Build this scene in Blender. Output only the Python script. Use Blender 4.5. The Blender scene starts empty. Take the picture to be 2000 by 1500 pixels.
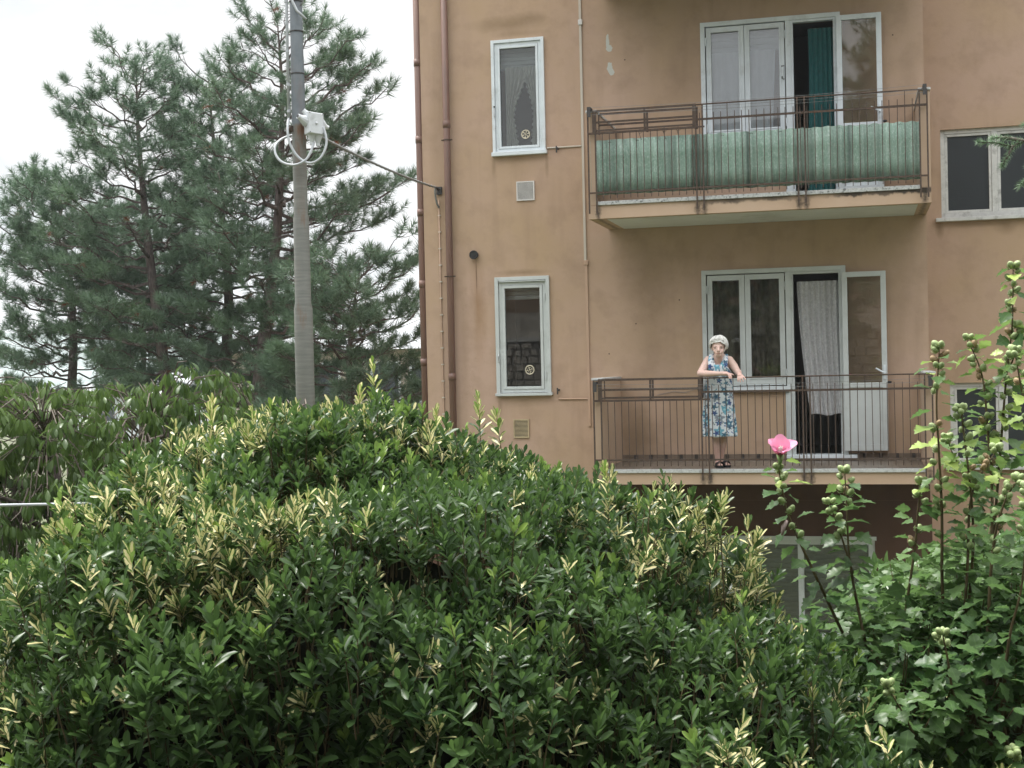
import bpy, math, random
import numpy as np
from mathutils import Vector, Matrix, Euler, noise as mnoise

sc = bpy.context.scene
COL = sc.collection
random.seed(7)
RNG = np.random.default_rng(11)

# ------------------------------------------------------------------ camera
CAM = Vector((0.0, -17.216, 1.21))
FWD = Vector((-0.24620, 0.96914, -0.01221))
RGT = Vector((0.96904, 0.24589, -0.02246))
UPV = Vector((0.01877, 0.01736, 0.99967))
cam_d = bpy.data.cameras.new('camera')
cam = bpy.data.objects.new('camera', cam_d)
COL.objects.link(cam)
cm = Matrix((RGT, UPV, -FWD)).transposed().to_4x4()
cm.translation = CAM
cam.matrix_world = cm
cam_d.sensor_width = 36.0
cam_d.lens = 48.6
cam_d.clip_start = 0.1
cam_d.clip_end = 5000
sc.camera = cam
# horizontal axes of the street side (along and away from the street)
AX = Vector((0.96925, 0.24609, 0.0)).normalized()
FX = Vector((-0.24609, 0.96925, 0.0)).normalized()

# ------------------------------------------------------------------ light
SUN_DIR = Vector((-0.34, 0.26, 0.92)).normalized()      # towards the sun
SUN_EL = math.asin(SUN_DIR.z)
SUN_AZ = math.atan2(SUN_DIR.x, SUN_DIR.y)
w = bpy.data.worlds.new('World')
sc.world = w
w.use_nodes = True
nt = w.node_tree
nt.nodes.clear()
wo = nt.nodes.new('ShaderNodeOutputWorld')
skyt = nt.nodes.new('ShaderNodeTexSky')
skyt.sky_type = 'NISHITA'
skyt.sun_disc = False
skyt.sun_elevation = SUN_EL
skyt.sun_rotation = SUN_AZ
skyt.dust_density = 3.0
bg1 = nt.nodes.new('ShaderNodeBackground')
bg1.inputs[1].default_value = 0.10
nt.links.new(skyt.outputs[0], bg1.inputs[0])
tc = nt.nodes.new('ShaderNodeTexCoord')
sep = nt.nodes.new('ShaderNodeSeparateXYZ')
nt.links.new(tc.outputs['Generated'], sep.inputs[0])
# overcast dome: brighter overhead than at the horizon
mr = nt.nodes.new('ShaderNodeMapRange')
mr.inputs[1].default_value = 0.28
mr.inputs[2].default_value = 1.0
mr.inputs[3].default_value = 0.76
mr.inputs[4].default_value = 3.4
nt.links.new(sep.outputs[2], mr.inputs[0])
mp = nt.nodes.new('ShaderNodeMapping')
mp.inputs['Scale'].default_value = (2.2, 2.2, 5.0)
mp.inputs['Location'].default_value = (0.35, 0.1, 0.40)
nt.links.new(tc.outputs['Generated'], mp.inputs[0])
nz = nt.nodes.new('ShaderNodeTexNoise')
nz.inputs['Scale'].default_value = 1.6
nz.inputs['Detail'].default_value = 6
nz.inputs['Roughness'].default_value = 0.55
nt.links.new(mp.outputs[0], nz.inputs[0])
cr = nt.nodes.new('ShaderNodeValToRGB')
cr.color_ramp.elements[0].position = 0.36
cr.color_ramp.elements[0].color = (0.72, 0.78, 0.82, 1)
cr.color_ramp.elements[1].position = 0.54
cr.color_ramp.elements[1].color = (1.0, 1.0, 1.0, 1)
nt.links.new(nz.outputs[0], cr.inputs[0])
bg2 = nt.nodes.new('ShaderNodeBackground')
nt.links.new(cr.outputs[0], bg2.inputs[0])
nt.links.new(mr.outputs[0], bg2.inputs[1])
mxs = nt.nodes.new('ShaderNodeMixShader')
mxs.inputs[0].default_value = 0.93
nt.links.new(bg1.outputs[0], mxs.inputs[1])
nt.links.new(bg2.outputs[0], mxs.inputs[2])
nt.links.new(mxs.outputs[0], wo.inputs[0])
sun_d = bpy.data.lights.new('sun', 'SUN')
sun_d.energy = 5.0
sun_d.angle = math.radians(18)
sun_d.color = (1.0, 0.965, 0.92)
sun = bpy.data.objects.new('sun', sun_d)
COL.objects.link(sun)
sun.location = (-30, -30, 60)
sun.rotation_euler = SUN_DIR.to_track_quat('Z', 'Y').to_euler()
sc.view_settings.view_transform = 'Standard'
sc.view_settings.look = 'None'
sc.view_settings.gamma = 1
sc.view_settings.exposure = 0.47
sc.cycles.max_bounces = 8
sc.cycles.diffuse_bounces = 3
sc.cycles.glossy_bounces = 3
sc.cycles.transparent_max_bounces = 12
sc.cycles.transmission_bounces = 4
sc.cycles.sample_clamp_indirect = 6
sc.cycles.caustics_reflective = False
sc.cycles.caustics_refractive = False
sc.cycles.use_denoising = True


# ------------------------------------------------------------------ node helpers
class NT:
    def __init__(self, name):
        self.m = bpy.data.materials.new(name)
        self.m.use_nodes = True
        self.t = self.m.node_tree
        self.t.nodes.clear()
        self.out = self.n('ShaderNodeOutputMaterial')

    def n(self, kind, **kw):
        nd = self.t.nodes.new(kind)
        for k, v in kw.items():
            setattr(nd, k, v)
        return nd

    def put(self, sock, v):
        if v is None:
            return
        if hasattr(v, 'node'):
            self.t.links.new(v, sock)
        elif isinstance(v, (tuple, list)) and sock.type == 'RGBA' and len(v) == 3:
            sock.default_value = (*v, 1)
        else:
            sock.default_value = v

    def coord(self, out='Object'):
        return self.n('ShaderNodeTexCoord').outputs[out]

    def attr(self, name, out='Fac'):
        a = self.n('ShaderNodeAttribute')
        a.attribute_name = name
        return a.outputs[out]

    def mapping(self, vec, scale=(1, 1, 1), loc=(0, 0, 0), rot=(0, 0, 0)):
        m = self.n('ShaderNodeMapping')
        self.put(m.inputs[0], vec)
        m.inputs['Scale'].default_value = scale
        m.inputs['Location'].default_value = loc
        m.inputs['Rotation'].default_value = rot
        return m.outputs[0]

    def noise(self, vec, scale=5, detail=4, rough=0.55, col=False, dist=0.0):
        m = self.n('ShaderNodeTexNoise')
        self.put(m.inputs['Vector'], vec)
        m.inputs['Scale'].default_value = scale
        m.inputs['Detail'].default_value = detail
        m.inputs['Roughness'].default_value = rough
        m.inputs['Distortion'].default_value = dist
        return m.outputs[1 if col else 0]

    def ramp(self, fac, *stops):
        r = self.n('ShaderNodeValToRGB')
        self.put(r.inputs[0], fac)
        e = r.color_ramp.elements
        while len(e) < len(stops):
            e.new(0.5)
        for el, (p, c) in zip(e, stops):
            el.position = p
            el.color = (*c, 1) if isinstance(c, (tuple, list)) else (c, c, c, 1)
        return r.outputs[0]

    def math(self, op, a, b=0.0, c=None, clamp=False):
        m = self.n('ShaderNodeMath', operation=op)
        m.use_clamp = clamp
        self.put(m.inputs[0], a)
        self.put(m.inputs[1], b)
        if c is not None:
            self.put(m.inputs[2], c)
        return m.outputs[0]

    def vmath(self, op, a, b=(0, 0, 0), out=0):
        m = self.n('ShaderNodeVectorMath', operation=op)
        self.put(m.inputs[0], a)
        self.put(m.inputs[1], b)
        return m.outputs[out]

    def mix(self, fac, a, b, mode='MIX'):
        m = self.n('ShaderNodeMix', data_type='RGBA', blend_type=mode)
        self.put(m.inputs[0], fac)
        self.put(m.inputs[6], a)
        self.put(m.inputs[7], b)
        return m.outputs[2]

    def rng(self, v, a, b, c=0.0, d=1.0):
        m = self.n('ShaderNodeMapRange')
        m.clamp = True
        for i, x in enumerate((v, a, b, c, d)):
            self.put(m.inputs[i], x)
        return m.outputs[0]

    def sepxyz(self, v):
        s = self.n('ShaderNodeSeparateXYZ')
        self.put(s.inputs[0], v)
        return s.outputs

    def comb(self, x, y, z):
        s = self.n('ShaderNodeCombineXYZ')
        for i, v in enumerate((x, y, z)):
            self.put(s.inputs[i], v)
        return s.outputs[0]

    def bump(self, h, strength=0.3, dist=0.01):
        b = self.n('ShaderNodeBump')
        self.put(b.inputs['Height'], h)
        b.inputs['Strength'].default_value = strength
        b.inputs['Distance'].default_value = dist
        return b.outputs[0]

    def bsdf(self, color, rough=0.6, metal=0.0, normal=None, spec=0.5, **kw):
        b = self.n('ShaderNodeBsdfPrincipled')
        self.put(b.inputs['Base Color'], color)
        self.put(b.inputs['Roughness'], rough)
        self.put(b.inputs['Metallic'], metal)
        self.put(b.inputs['Specular IOR Level'], spec)
        if normal is not None:
            self.put(b.inputs['Normal'], normal)
        for k, v in kw.items():
            self.put(b.inputs[k], v)
        return b.outputs[0]

    def done(self, shader):
        self.t.links.new(shader, self.out.inputs[0])
        return self.m

    def leafy(self, color, rough, trans, amount=0.3, normal=None, spec=0.5):
        s = self.bsdf(color, rough, normal=normal, spec=spec)
        t = self.n('ShaderNodeBsdfTranslucent')
        self.put(t.inputs[0], trans)
        mx = self.n('ShaderNodeMixShader')
        mx.inputs[0].default_value = amount
        self.t.links.new(s, mx.inputs[1])
        self.t.links.new(t.outputs[0], mx.inputs[2])
        return self.done(mx.outputs[0])


def blob(N, P, x, z, sx, sz, hard=0.5, wob=0.0, nsc=6):
    """elliptical mark on a wall face, with a ragged edge"""
    d = N.vmath('SUBTRACT', P, (x, 0, z))
    d = N.vmath('MULTIPLY', d, (1 / sx, 0, 1 / sz))
    ln = N.vmath('LENGTH', d, out=1)
    if wob:
        ln = N.math('ADD', ln, N.math('MULTIPLY', N.math('SUBTRACT', N.noise(P, nsc, 5, 0.65), 0.5), wob))
    return N.rng(ln, 1.0, hard, 0.0, 1.0)


M = {}


def plaster(name, base, marks=True, dirt=0.33):
    N = NT(name)
    P = N.coord()
    big = N.noise(P, 0.55, 5, 0.6)
    mid = N.noise(P, 3.0, 6, 0.62)
    streak = N.noise(N.mapping(P, (5.0, 5.0, 0.35)), 1.0, 5, 0.6)
    fine = N.noise(P, 90, 3, 0.6)
    yel = tuple(c * f for c, f in zip(base, (0.97, 0.97, 0.84)))
    pinkish = tuple(min(1, c * f) for c, f in zip(base, (1.05, 1.04, 1.07)))  # pinkish tone of the patchy wall colour
    drk = tuple(c * f for c, f in zip(base, (0.72, 0.70, 0.66)))
    c = N.mix(N.rng(big, 0.35, 0.65), yel, pinkish)
    c = N.mix(N.math('MULTIPLY', N.rng(mid, 0.48, 0.75), dirt * 1.9), c, drk)
    c = N.mix(N.math('MULTIPLY', N.math('MULTIPLY', N.rng(streak, 0.5, 0.75), N.rng(N.noise(P, 0.8, 3, 0.5), 0.45, 0.6)), dirt * 1.6), c, drk)
    c = N.mix(N.math('MULTIPLY', N.rng(fine, 0.3, 0.7), 0.10), c, drk)
    hair = N.n('ShaderNodeTexVoronoi', feature='DISTANCE_TO_EDGE')
    N.put(hair.inputs['Vector'], N.vmath('ADD', P, N.vmath('SCALE', N.noise(P, 2.4, 4, 0.6, col=True))))
    hair.inputs['Scale'].default_value = 0.9
    crack = N.math('MULTIPLY', N.rng(hair.outputs['Distance'], 0.006, 0.0), N.rng(big, 0.5, 0.62))
    c = N.mix(N.math('MULTIPLY', crack, 0.35), c, drk)
    if marks:
        st = (0.20, 0.135, 0.075)
        for (x, z, sx, sz, k) in ((-4.30, 5.60, 0.62, 0.13, 0.55), (-4.05, 5.66, 0.30, 0.10, 0.4), (-4.20, 5.47, 0.45, 0.05, 0.35),
                                  (-4.20, 2.42, 0.42, 0.05, 0.55), (-4.20, 0.78, 0.40, 0.10, 0.35), (-4.20, 3.86, 0.45, 0.06, 0.30),
                                  (-2.10, 4.75, 0.30, 0.55, 0.25), (-2.55, 1.5, 0.35, 0.9, 0.30), (0.45, 1.9, 0.28, 1.0, 0.22),
                                  (0.95, 2.79, 0.06, 0.14, 0.6), (1.3, 2.83, 0.5, 0.05, 0.45), (1.72, 2.79, 0.16, 0.12, 0.5), (-4.55, 3.78, 0.035, 0.17, 0.45), (-3.85, 3.76, 0.03, 0.22, 0.4), (-4.54, 0.70, 0.035, 0.15, 0.4),
                                  (-2.95, 4.0, 0.10, 0.5, 0.35), (0.6, 4.3, 0.15, 0.8, 0.25), (-5.32, 4.3, 0.12, 1.4, 0.25), (-5.0, 1.6, 0.08, 1.3, 0.25), (-2.75, 0.30, 0.28, 0.45, 0.75), (-2.62, 2.25, 0.40, 0.60, 0.40), (-2.2, 0.6, 0.3, 0.5, 0.3)):  # balcony corner marks hold dirt and painted corner shade together
            b = blob(N, P, x, z, sx, sz, 0.1, 0.9, 5)
            c = N.mix(N.math('MULTIPLY', b, k), c, st)
        # rust run below the flue outlet
        run = N.math('MULTIPLY', blob(N, P, -4.80, 1.95, 0.13, 0.85, 0.0, 0.5, 7), N.rng(streak, 0.3, 0.6))
        c = N.mix(N.math('MULTIPLY', run, 0.75), c, (0.26, 0.135, 0.05))
        run = blob(N, P, -4.815, 2.40, 0.014, 0.28, 0.2, 0.3, 20)
        c = N.mix(N.math('MULTIPLY', run, 0.7), c, (0.12, 0.07, 0.045))
        # flaked paint
        for (x, z, sx, sz) in ((-3.035, 5.26, 0.022, 0.10), (-3.015, 5.19, 0.040, 0.045), (-3.015, 4.95, 0.032, 0.075), (-2.995, 4.89, 0.036, 0.045)):
            c = N.mix(blob(N, P, x, z, sx, sz, 0.93, 1.6, 22), c, (0.50, 0.50, 0.46))
        for (x, z) in ((-2.82, 5.03), (-2.75, 1.72), (-3.10, 1.35), (0.42, 5.08), (-2.2, 2.0)):
            c = N.mix(blob(N, P, x, z, 0.010, 0.010, 0.7, 0.2), c, (0.05, 0.04, 0.035))
    h = N.math('ADD', N.math('MULTIPLY', fine, 0.4), N.noise(P, 14, 5, 0.6))
    return N.done(N.bsdf(c, 0.92, normal=N.bump(h, 0.35, 0.006), spec=0.2))


M['plaster'] = plaster('ochre_plaster', (0.45, 0.318, 0.238))
M['plaster_dull'] = plaster('dimmed_brown_plaster', (0.20, 0.145, 0.105), marks=False, dirt=0.4)  # darker than the ochre wall it stands for, to cut bounced light
M['plaster_brown'] = plaster('shade_darkened_brown_plaster', (0.095, 0.053, 0.037), marks=False, dirt=0.4)  # brown paint, with the shade under the balcony put into its colour


def fascia():
    N = NT('balcony_edge_plaster')
    P = N.coord()
    big = N.noise(P, 1.2, 5, 0.6)
    c = N.mix(N.rng(big, 0.3, 0.7), (0.46, 0.325, 0.225), (0.52, 0.385, 0.285))
    x, y, z = N.sepxyz(P)
    # black algae that hangs from the marble edging of the upper slab
    up = N.rng(z, 2.99, 3.07)
    f = N.noise(N.mapping(P, (7, 1, 2.0)), 1.0, 6, 0.7)
    patch = N.rng(N.noise(N.mapping(P, (1.3, 1, 0.2), loc=(0.4, 0, 0)), 1.0, 2, 0.5), 0.42, 0.62)
    top = N.math('MULTIPLY', N.rng(N.math('ADD', N.math('MULTIPLY', up, 0.55), f), 0.70, 0.86), patch)
    top = N.math('MULTIPLY', top, N.math('MULTIPLY', N.rng(z, 2.2, 2.3), N.rng(z, 3.10, 3.08)))
    c = N.mix(N.math('MULTIPLY', top, 0.9), c, (0.035, 0.032, 0.028))
    for px in (-1.80, -1.72, -0.66, -0.58, 0.70, -2.96):
        for pz, sz in ((-0.12, 0.12), (2.98, 0.13)):
            b = blob(N, P, px, pz, 0.045, sz, 0.1, 1.9, 26)
            c = N.mix(N.math('MULTIPLY', b, 0.85), c, (0.04, 0.036, 0.03))
    return N.done(N.bsdf(c, 0.9, normal=N.bump(N.noise(P, 30, 5, 0.6), 0.3, 0.005), spec=0.2))


M['fascia'] = fascia()


def simple(name, base, var=0.2, scale=12, rough=0.6, metal=0.0, dirt=None, dirt_amt=0.0, bump=0.0, spec=0.5, stretch=(1, 1, 1)):
    N = NT(name)
    P = N.mapping(N.coord(), stretch)
    n1 = N.noise(P, scale, 5, 0.6)
    lo = tuple(c * (1 - var) for c in base)
    hi = tuple(min(1, c * (1 + var)) for c in base)
    c = N.mix(N.rng(n1, 0.3, 0.7), lo, hi)
    if dirt is not None:
        n2 = N.noise(P, scale * 0.45, 7, 0.7)
        c = N.mix(N.math('MULTIPLY', N.rng(n2, 0.53, 0.66), dirt_amt), c, dirt)
    nm = N.bump(n1, bump, 0.01) if bump else None
    return N.done(N.bsdf(c, rough, metal, nm, spec))


M['white_paint'] = simple('white_enamel', (0.66, 0.71, 0.74), 0.07, 5, 0.42, dirt=(0.28, 0.27, 0.24), dirt_amt=0.35)
M['grey_paint'] = simple('pale_grey_green_enamel', (0.52, 0.55, 0.545), 0.06, 5, 0.42, dirt=(0.27, 0.28, 0.25), dirt_amt=0.3)
M['old_paint'] = simple('peeling_white_paint', (0.56, 0.56, 0.54), 0.1, 14, 0.65, dirt=(0.16, 0.15, 0.14), dirt_amt=0.5)
M['rust'] = simple('brown_rusty_iron', (0.078, 0.056, 0.044), 0.3, 40, 0.65, dirt=(0.14, 0.07, 0.04), dirt_amt=0.6, spec=0.2)
M['dark_iron'] = simple('dark_iron', (0.04, 0.037, 0.036), 0.3, 30, 0.6)
M['pipe'] = simple('painted_brown_pipe', (0.165, 0.090, 0.066), 0.14, 6, 0.5, dirt=(0.10, 0.06, 0.05), dirt_amt=0.5, stretch=(3, 3, 0.4))
M['marble'] = simple('speckled_marble', (0.50, 0.51, 0.50), 0.16, 60, 0.55, dirt=(0.10, 0.10, 0.095), dirt_amt=0.45)
M['dirty_marble'] = simple('algae_stained_marble', (0.46, 0.47, 0.46), 0.2, 60, 0.6, dirt=(0.03, 0.03, 0.028), dirt_amt=1.0)
M['soffit'] = simple('grey_soffit_paint', (0.66, 0.67, 0.69), 0.06, 3, 0.9, dirt=(0.4, 0.38, 0.34), dirt_amt=0.4)
M['trunk_white'] = simple('cream_plastic_trunking', (0.50, 0.45, 0.38), 0.06, 4, 0.5)
M['trunk_tan'] = simple('overpainted_trunking', (0.46, 0.315, 0.225), 0.06, 4, 0.8)
M['vent_white'] = simple('white_plastic_grille', (0.62, 0.60, 0.58), 0.06, 8, 0.5)
M['vent_tan'] = simple('yellowed_grille', (0.45, 0.36, 0.22), 0.1, 8, 0.6, dirt=(0.2, 0.15, 0.09), dirt_amt=0.4)
M['rubber_and_hole_black'] = simple('rubber_and_hole_black', (0.018, 0.018, 0.019), 0.2, 20, 0.6)  # real rubber, also the black that stands in for dark holes
M['chrome'] = simple('dull_chrome', (0.55, 0.56, 0.57), 0.1, 20, 0.35, 0.6)
M['interior'] = simple('room_wall', (0.30, 0.27, 0.23), 0.05, 2, 0.9)
M['tile_brown'] = simple('brown_skirting_tile', (0.17, 0.125, 0.09), 0.12, 10, 0.5)
M['tile_dark'] = simple('dark_skirting_tile', (0.045, 0.036, 0.03), 0.15, 10, 0.5)
M['slat'] = simple('shutter_slat_plastic', (0.42, 0.45, 0.47), 0.05, 5, 0.5, dirt=(0.25, 0.25, 0.24), dirt_amt=0.3)
M['dark_slat'] = simple('grey_shutter_plastic', (0.11, 0.125, 0.14), 0.08, 6, 0.55)
M['teal'] = simple('teal_cloth', (0.014, 0.105, 0.105), 0.15, 20, 0.85)
M['ring'] = simple('cream_plastic', (0.58, 0.52, 0.40), 0.05, 5, 0.5)
M['cable_pvc'] = simple('grey_pvc', (0.45, 0.47, 0.49), 0.08, 6, 0.5)
M['cable_grey'] = simple('weathered_cable', (0.22, 0.22, 0.22), 0.3, 60, 0.7)
M['box_plastic'] = simple('weathered_white_plastic', (0.62, 0.64, 0.66), 0.08, 14, 0.6, dirt=(0.35, 0.36, 0.36), dirt_amt=0.6)
M['bark'] = simple('pine_bark', (0.115, 0.092, 0.085), 0.4, 9, 0.95, dirt=(0.055, 0.045, 0.042), dirt_amt=0.8, bump=1.0, spec=0.15, stretch=(3, 3, 1))
M['twig'] = simple('grey_twig', (0.12, 0.10, 0.085), 0.3, 20, 0.9, spec=0.15)
M['stem'] = simple('brown_shoot', (0.11, 0.085, 0.045), 0.25, 40, 0.8, spec=0.15)
M['core'] = simple('leaf_gap_black', (0.007, 0.008, 0.005), 0.5, 25, 1.0, spec=0.0)  # near-black, stands in for the shade deep between the leaves
M['ground'] = simple('rough_grass_ground', (0.075, 0.085, 0.042), 0.35, 1.5, 1.0, dirt=(0.11, 0.09, 0.06), dirt_amt=0.7)
M['asphalt'] = simple('old_asphalt', (0.060, 0.060, 0.062), 0.15, 20, 0.95)
M['hill'] = simple('haze_tinted_hillside', (0.16, 0.20, 0.19), 0.25, 0.03, 1.0)  # pale bluish base carries part of the distance haze
M['far_wall'] = simple('far_beige_render', (0.46, 0.40, 0.34), 0.06, 0.6, 0.9)
M['far_roof'] = simple('far_grey_roof', (0.30, 0.31, 0.32), 0.1, 2, 0.9)
M['stone'] = simple('rubble_stone', (0.30, 0.27, 0.23), 0.3, 3, 0.95, dirt=(0.16, 0.15, 0.12), dirt_amt=0.6, bump=0.6)
M['coping'] = simple('cement_coping', (0.36, 0.35, 0.33), 0.12, 4, 0.9)
M['sandal'] = simple('black_leather_sandal', (0.012, 0.013, 0.018), 0.2, 30, 0.5)
M['far_pane'] = simple('far_window_glass', (0.05, 0.06, 0.07), 0.1, 3, 0.15)


def floor_tiles():
    N = NT('balcony_floor_tiles')
    P = N.coord()
    b = N.n('ShaderNodeTexBrick')
    N.put(b.inputs['Vector'], P)
    b.inputs['Scale'].default_value = 1
    b.inputs['Brick Width'].default_value = 0.15
    b.inputs['Row Height'].default_value = 0.075
    b.inputs['Mortar Size'].default_value = 0.005
    b.inputs['Color1'].default_value = (0.22, 0.18, 0.14, 1)
    b.inputs['Color2'].default_value = (0.15, 0.12, 0.095, 1)
    b.inputs['Mortar'].default_value = (0.07, 0.06, 0.05, 1)
    return N.done(N.bsdf(b.outputs[0], 0.45))


M['floor'] = floor_tiles()


def pole_mat():
    N = NT('weathered_zinc_pole')
    P = N.coord()
    x, y, z = N.sepxyz(P)
    n = N.noise(N.mapping(P, (3, 3, 30)), 1.5, 5, 0.6)
    base = N.mix(N.rng(n, 0.3, 0.7), (0.135, 0.138, 0.125), (0.205, 0.205, 0.185))
    zinc = N.mix(N.rng(N.noise(P, 7, 4), 0.3, 0.7), (0.11, 0.13, 0.145), (0.165, 0.185, 0.20))
    c = N.mix(N.rng(z, 3.43, 3.45), base, zinc)
    r = N.rng(N.noise(N.mapping(P, (6, 6, 1.2)), 1.6, 5, 0.7), 0.5, 0.68)
    band = N.math('ADD', N.math('MULTIPLY', N.rng(z, 3.0, 3.38), N.rng(z, 3.45, 3.42)), 0.22)
    for zz in (2.61, 1.80):
        d = N.math('ABSOLUTE', N.math('SUBTRACT', z, zz - 0.06))
        band = N.math('ADD', band, N.math('MULTIPLY', N.rng(d, 0.16, 0.0), 0.7))
    c = N.mix(N.math('MULTIPLY', r, band, clamp=True), c, (0.17, 0.085, 0.045))
    return N.done(N.bsdf(c, 0.6, 0.15))


M['pole'] = pole_mat()


def corrugated():
    N = NT('green_fibreglass_sheet')
    P = N.coord()
    x, y, z = N.sepxyz(P)
    base = N.mix(N.rng(N.noise(P, 4, 5, 0.6), 0.3, 0.7), (0.28, 0.415, 0.335), (0.375, 0.505, 0.425))
    # chopped glass strands
    fac = None
    for k, rot in enumerate((0.5, -0.7, 1.35, 2.3)):
        f = N.noise(N.mapping(P, (58, 58, 34), rot=(0, rot, 0), loc=(k * 3.1, 0, k)), 1.0, 2, 0.6)
        f = N.rng(f, 0.60, 0.68)
        fac = f if fac is None else N.math('MAXIMUM', fac, f)
    c = N.mix(N.math('MULTIPLY', fac, 0.60), base, (0.66, 0.75, 0.70))
    wash = N.rng(N.noise(N.mapping(P, (7.5, 1, 0.3)), 1.0, 4, 0.65), 0.44, 0.62)
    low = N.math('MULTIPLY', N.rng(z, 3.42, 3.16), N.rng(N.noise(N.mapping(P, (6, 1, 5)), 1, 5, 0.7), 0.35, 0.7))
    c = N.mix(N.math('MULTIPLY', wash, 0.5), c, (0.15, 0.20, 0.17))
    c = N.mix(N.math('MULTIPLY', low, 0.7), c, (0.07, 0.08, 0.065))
    for xx, sx in ((-1.80, 0.06), (-0.10, 0.04), (-1.22, 0.03)):
        d = N.math('ABSOLUTE', N.math('SUBTRACT', x, xx))
        c = N.mix(N.math('MULTIPLY', N.rng(d, sx, 0.0), 0.75), c, (0.05, 0.07, 0.06))
    s = N.bsdf(c, 0.45, normal=N.bump(fac, 0.25, 0.004), spec=0.4)
    t = N.n('ShaderNodeBsdfTranslucent')
    N.put(t.inputs[0], c)
    mx = N.n('ShaderNodeMixShader')
    mx.inputs[0].default_value = 0.15
    N.t.links.new(s, mx.inputs[1])
    N.t.links.new(t.outputs[0], mx.inputs[2])
    return N.done(mx.outputs[0])


M['corrugated'] = corrugated()


def glass(name, tint=(0.86, 0.89, 0.88), gain=1.7):
    N = NT(name)
    fr = N.n('ShaderNodeFresnel')
    fr.inputs[0].default_value = 1.5
    g = N.n('ShaderNodeBsdfGlossy')
    g.inputs['Roughness'].default_value = 0.015
    g.inputs['Color'].default_value = (1, 1, 1, 1)
    t = N.n('ShaderNodeBsdfTransparent')
    t.inputs[0].default_value = (*tint, 1)
    mx = N.n('ShaderNodeMixShader')
    N.put(mx.inputs[0], N.math('MULTIPLY', fr.outputs[0], gain, clamp=True))
    N.t.links.new(t.outputs[0], mx.inputs[1])
    N.t.links.new(g.outputs[0], mx.inputs[2])
    return N.done(mx.outputs[0])


M['glass'] = glass('window_glass', (0.90, 0.92, 0.91), 1.35)
M['bright_glass'] = glass('double_glazing', (0.92, 0.94, 0.95), 2.4)
M['door_glass'] = glass('door_glass', (0.93, 0.93, 0.91), 1.7)


def frosted():
    N = NT('dark_hammered_glass')
    P = N.coord()
    n = N.noise(P, 120, 2, 0.5)
    return N.done(N.bsdf((0.028, 0.033, 0.037), 0.35, normal=N.bump(n, 0.35, 0.003), spec=0.45))


M['frosted'] = frosted()


def cloth(name, a, b, scale, lace=False, trans=0.3, alpha=None):
    N = NT(name)
    P = N.coord()
    n = N.noise(P, scale, 5, 0.6)
    c = N.mix(N.rng(n, 0.35, 0.65), a, b)
    if lace:
        v = N.n('ShaderNodeTexVoronoi', feature='DISTANCE_TO_EDGE')
        N.put(v.inputs['Vector'], N.vmath('ADD', P, N.vmath('SCALE', N.noise(P, 9, 3, 0.5, col=True))))
        v.inputs['Scale'].default_value = 9
        c = N.mix(N.math('MULTIPLY', N.rng(v.outputs['Distance'], 0.06, 0.02), 0.5), c, tuple(x * 0.62 for x in a))
    s = N.bsdf(c, 0.9, spec=0.1)
    t = N.n('ShaderNodeBsdfTranslucent')
    N.put(t.inputs[0], c)
    mx = N.n('ShaderNodeMixShader')
    mx.inputs[0].default_value = trans
    N.t.links.new(s, mx.inputs[1])
    N.t.links.new(t.outputs[0], mx.inputs[2])
    o = mx.outputs[0]
    if alpha is not None:
        tr = N.n('ShaderNodeBsdfTransparent')
        m2 = N.n('ShaderNodeMixShader')
        N.put(m2.inputs[0], alpha)
        N.t.links.new(tr.outputs[0], m2.inputs[1])
        N.t.links.new(o, m2.inputs[2])
        o = m2.outputs[0]
    return N.done(o)


M['lace'] = cloth('white_lace_cloth', (0.56, 0.56, 0.57), (0.70, 0.70, 0.71), 30, lace=True)
M['sheer'] = cloth('white_sheer_cloth', (0.76, 0.80, 0.84), (0.84, 0.88, 0.92), 6)
M['net'] = cloth('white_net_cloth', (0.70, 0.70, 0.67), (0.82, 0.82, 0.79), 10, alpha=0.88)
M['drape'] = cloth('olive_patterned_cloth', (0.17, 0.16, 0.10), (0.36, 0.33, 0.24), 7, alpha=0.85)


def leaf_mat(name, g1, g2, cream=None, rough=0.35, amount=0.28, young=None):
    N = NT(name)
    lu = N.attr('lu')
    lv = N.attr('lv')
    tint = N.attr('tint')
    c = N.mix(tint, g1, g2)
    if young is not None:
        c = N.mix(N.attr('young'), c, young)
    mid = N.rng(N.math('ABSOLUTE', lu), 0.10, 0.0)
    c = N.mix(N.math('MULTIPLY', mid, 0.30), c, tuple(min(1, x * 2.0) for x in g2))
    if cream is not None:
        var = N.attr('var')
        P = N.comb(N.math('ADD', N.math('MULTIPLY', lu, 1.2), N.math('MULTIPLY', tint, 37.0)), N.math('MULTIPLY', lv, 1.6), N.math('MULTIPLY', tint, 11.0))
        wob = N.math('MULTIPLY', N.math('SUBTRACT', N.noise(P, 2.6, 3, 0.6), 0.5), 0.8)
        e = N.math('ADD', N.math('ABSOLUTE', lu), wob)
        mask = N.math('MULTIPLY', N.rng(e, 0.58, 0.50), N.rng(var, 0.3, 0.5))
        c = N.mix(mask, c, cream)
    tr = N.mix(0.5, c, tuple(min(1, x * 2.2) for x in g2))
    return N.leafy(c, rough, tr, amount, spec=0.22)


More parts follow.
